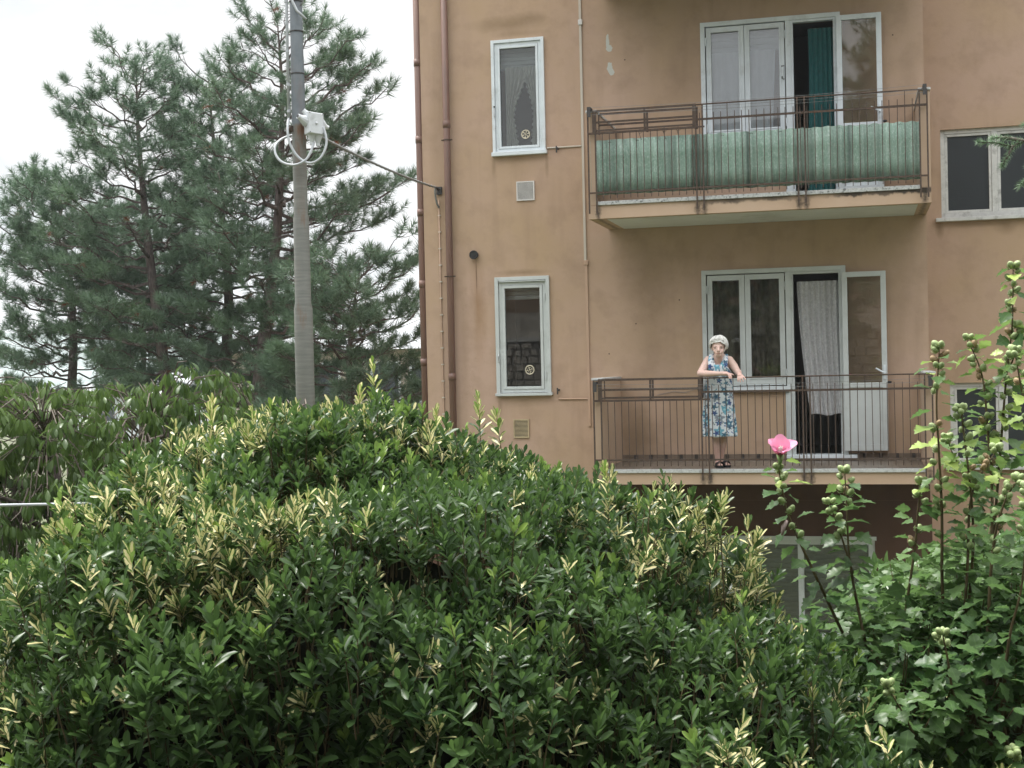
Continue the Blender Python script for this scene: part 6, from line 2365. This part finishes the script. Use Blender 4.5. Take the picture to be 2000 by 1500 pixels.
# ------------------------------------------------------------------ the other side of the street (seen in the panes)
def build_opposite():
    c = street(0, -6.0, -0.42)
    Wl = thing('retaining_wall', 'rubble stone retaining wall across the street from the ochre building', 'wall', c)

    def sb(u0, u1, n0, n1, z0, z1, name, mt, par):
        m = MB()
        m.v = [tuple(street(u, n, z)) for z in (z0, z1) for (u, n) in ((u0, n0), (u1, n0), (u1, n1), (u0, n1))]
        m.f = [(0, 3, 2, 1), (4, 5, 6, 7), (0, 1, 5, 4), (1, 2, 6, 5), (2, 3, 7, 6), (3, 0, 4, 7)]
        return m.build(name, mt, par)
    sb(-22, 22, -6.6, -6.05, -0.45, 2.02, 'mortar_core', M['coping'], Wl)
    m = MB()
    rs = random.Random(4)
    z = -0.42
    while z < 1.95:
        h = rs.uniform(0.16, 0.28)
        h = min(h, 2.02 - z)
        u = -16.0 + rs.uniform(-0.3, 0)
        while u < 16:
            wd = rs.uniform(0.20, 0.50)
            o = rs.uniform(0.0, 0.05)
            b = len(m.v)
            c4 = [(u + 0.012, z + 0.012), (u + wd - 0.012, z + 0.012), (u + wd - 0.012 - rs.uniform(0, 0.03), z + h - 0.012), (u + 0.012 + rs.uniform(0, 0.03), z + h - 0.012)]
            m.v += [tuple(street(uu, -6.05, zz)) for uu, zz in c4] + [tuple(street(uu + (0.02 if k in (0, 3) else -0.02), -6.0 + o, zz + (0.015 if k < 2 else -0.015))) for k, (uu, zz) in enumerate(c4)]
            m.f += [(b + 4, b + 5, b + 6, b + 7)] + [(b + k, b + (k + 1) % 4, b + 4 + (k + 1) % 4, b + 4 + k) for k in range(4)]
            u += wd
        z += h
    tag(m.build('rubble_stones', M['stone'], Wl), kind='stuff')
    sb(-22, 22, -6.7, -5.93, 2.02, 2.16, 'coping', M['coping'], Wl)
    sb(-22, 22, -6.6, -6.1, 2.16, 2.95, 'parapet', M['stone'], Wl)
    c = street(0, -12, -0.42)
    Hs = thing('opposite_house', 'long brown house above the retaining wall across the street', 'house', c)
    sb(-20, 20, -15, -7.2, -0.42, 8.2, 'wall', M['plaster_dull'], Hs)  # made taller and darker to limit low light on the facade
    sb(-20.6, 20.6, -15.6, -6.7, 8.2, 8.45, 'roof', M['far_roof'], Hs)
    for k in range(7):
        u = -17 + k * 5.4
        w_ = sb(u - 0.6, u + 0.6, -7.2 + 0.001, -7.14, 3.7, 5.2, 'window', M['white_paint'], Hs)
        sb(u - 0.5, u + 0.5, -7.139, -7.12, 3.8, 5.1, 'pane', M['far_pane'], w_)
        p = street(u + 2.4, -7.1, 0)
        MB().tube([(p.x, p.y, 2.2), (p.x, p.y, 8.2)], 0.06, 8).build('downpipe', M['pipe'], Hs, smooth=True)


build_opposite()


def copy_tree(src, a, d, rz, label, sc_=1.0):
    base = street(a, d, 0)
    src_base = src.location.copy()
    c = src.copy()
    COL.objects.link(c)
    c.location = (base.x, base.y, ground_z(base.x, base.y))
    c.rotation_euler = (0, 0, rz)
    c.scale = (sc_,) * 3
    c['label'] = label
    c['group'] = 'pines across the street'
    for ch in src.children:
        k = ch.copy()
        COL.objects.link(k)
        k.parent = c
        k.matrix_parent_inverse = Matrix.Translation(-src_base)
    return c


copy_tree(PINES[0], -3.6, -3.9, 1.0, 'pine on the street side by the retaining wall, one with a forked top', 0.72)
copy_tree(PINES[2], 0.9, -3.7, 2.2, 'tallest pine on the street side, close to the retaining wall')
copy_tree(PINES[1], 4.6, -3.2, 0.4, 'dense pine on the street side, beyond the spruce')
copy_tree(PINES[2], -1.6, -2.7, 4.1, 'unseen young pine added for shade on the street side, closest to the edge of the road', 0.66)  # added with the next pines as unseen cover that darkens the hedge
copy_tree(PINES[0], 2.9, -2.6, 5.2, 'forked pine added out of view to shade the hedge, opposite the rose of Sharon')
copy_tree(PINES[1], -5.6, -2.5, 3.3, 'dense added shade pine on the street side, opposite the outer end of the hedge', 0.75)
copy_tree(PINES[2], 7.2, -3.0, 0.9, 'tall unseen pine added for shade on the street side, at the far end past the spruce')
copy_tree(PINES[1], 0.1, -2.4, 1.7, 'dense pine added to shade the hedge front, between the tallest and the youngest', 0.9)  # this pine and the next added close by to deepen hedge shade
copy_tree(PINES[0], 2.0, -2.6, 0.7, 'slim forked pine added behind the viewpoint for shade, next to the tallest one', 0.95)
copy_tree(PINES[4], -7.5, -3.4, 2.9, 'broad low pine on the street side of the road')


# ------------------------------------------------------------------ air
def build_haze():
    N = NT('thin_haze')
    v = N.n('ShaderNodeVolumePrincipled')
    v.inputs['Color'].default_value = (0.93, 0.965, 1.0, 1)
    v.inputs['Density'].default_value = HAZE
    v.inputs['Anisotropy'].default_value = 0.15
    N.t.links.new(v.outputs[0], N.out.inputs['Volume'])
    m = MB()
    R = 2100.0
    m.box(-R, R, -R, R, -6.0, 52.0)
    o = m.build('haze', N.m)
    tag(o, kind='stuff')


HAZE = 0.0005
build_haze()
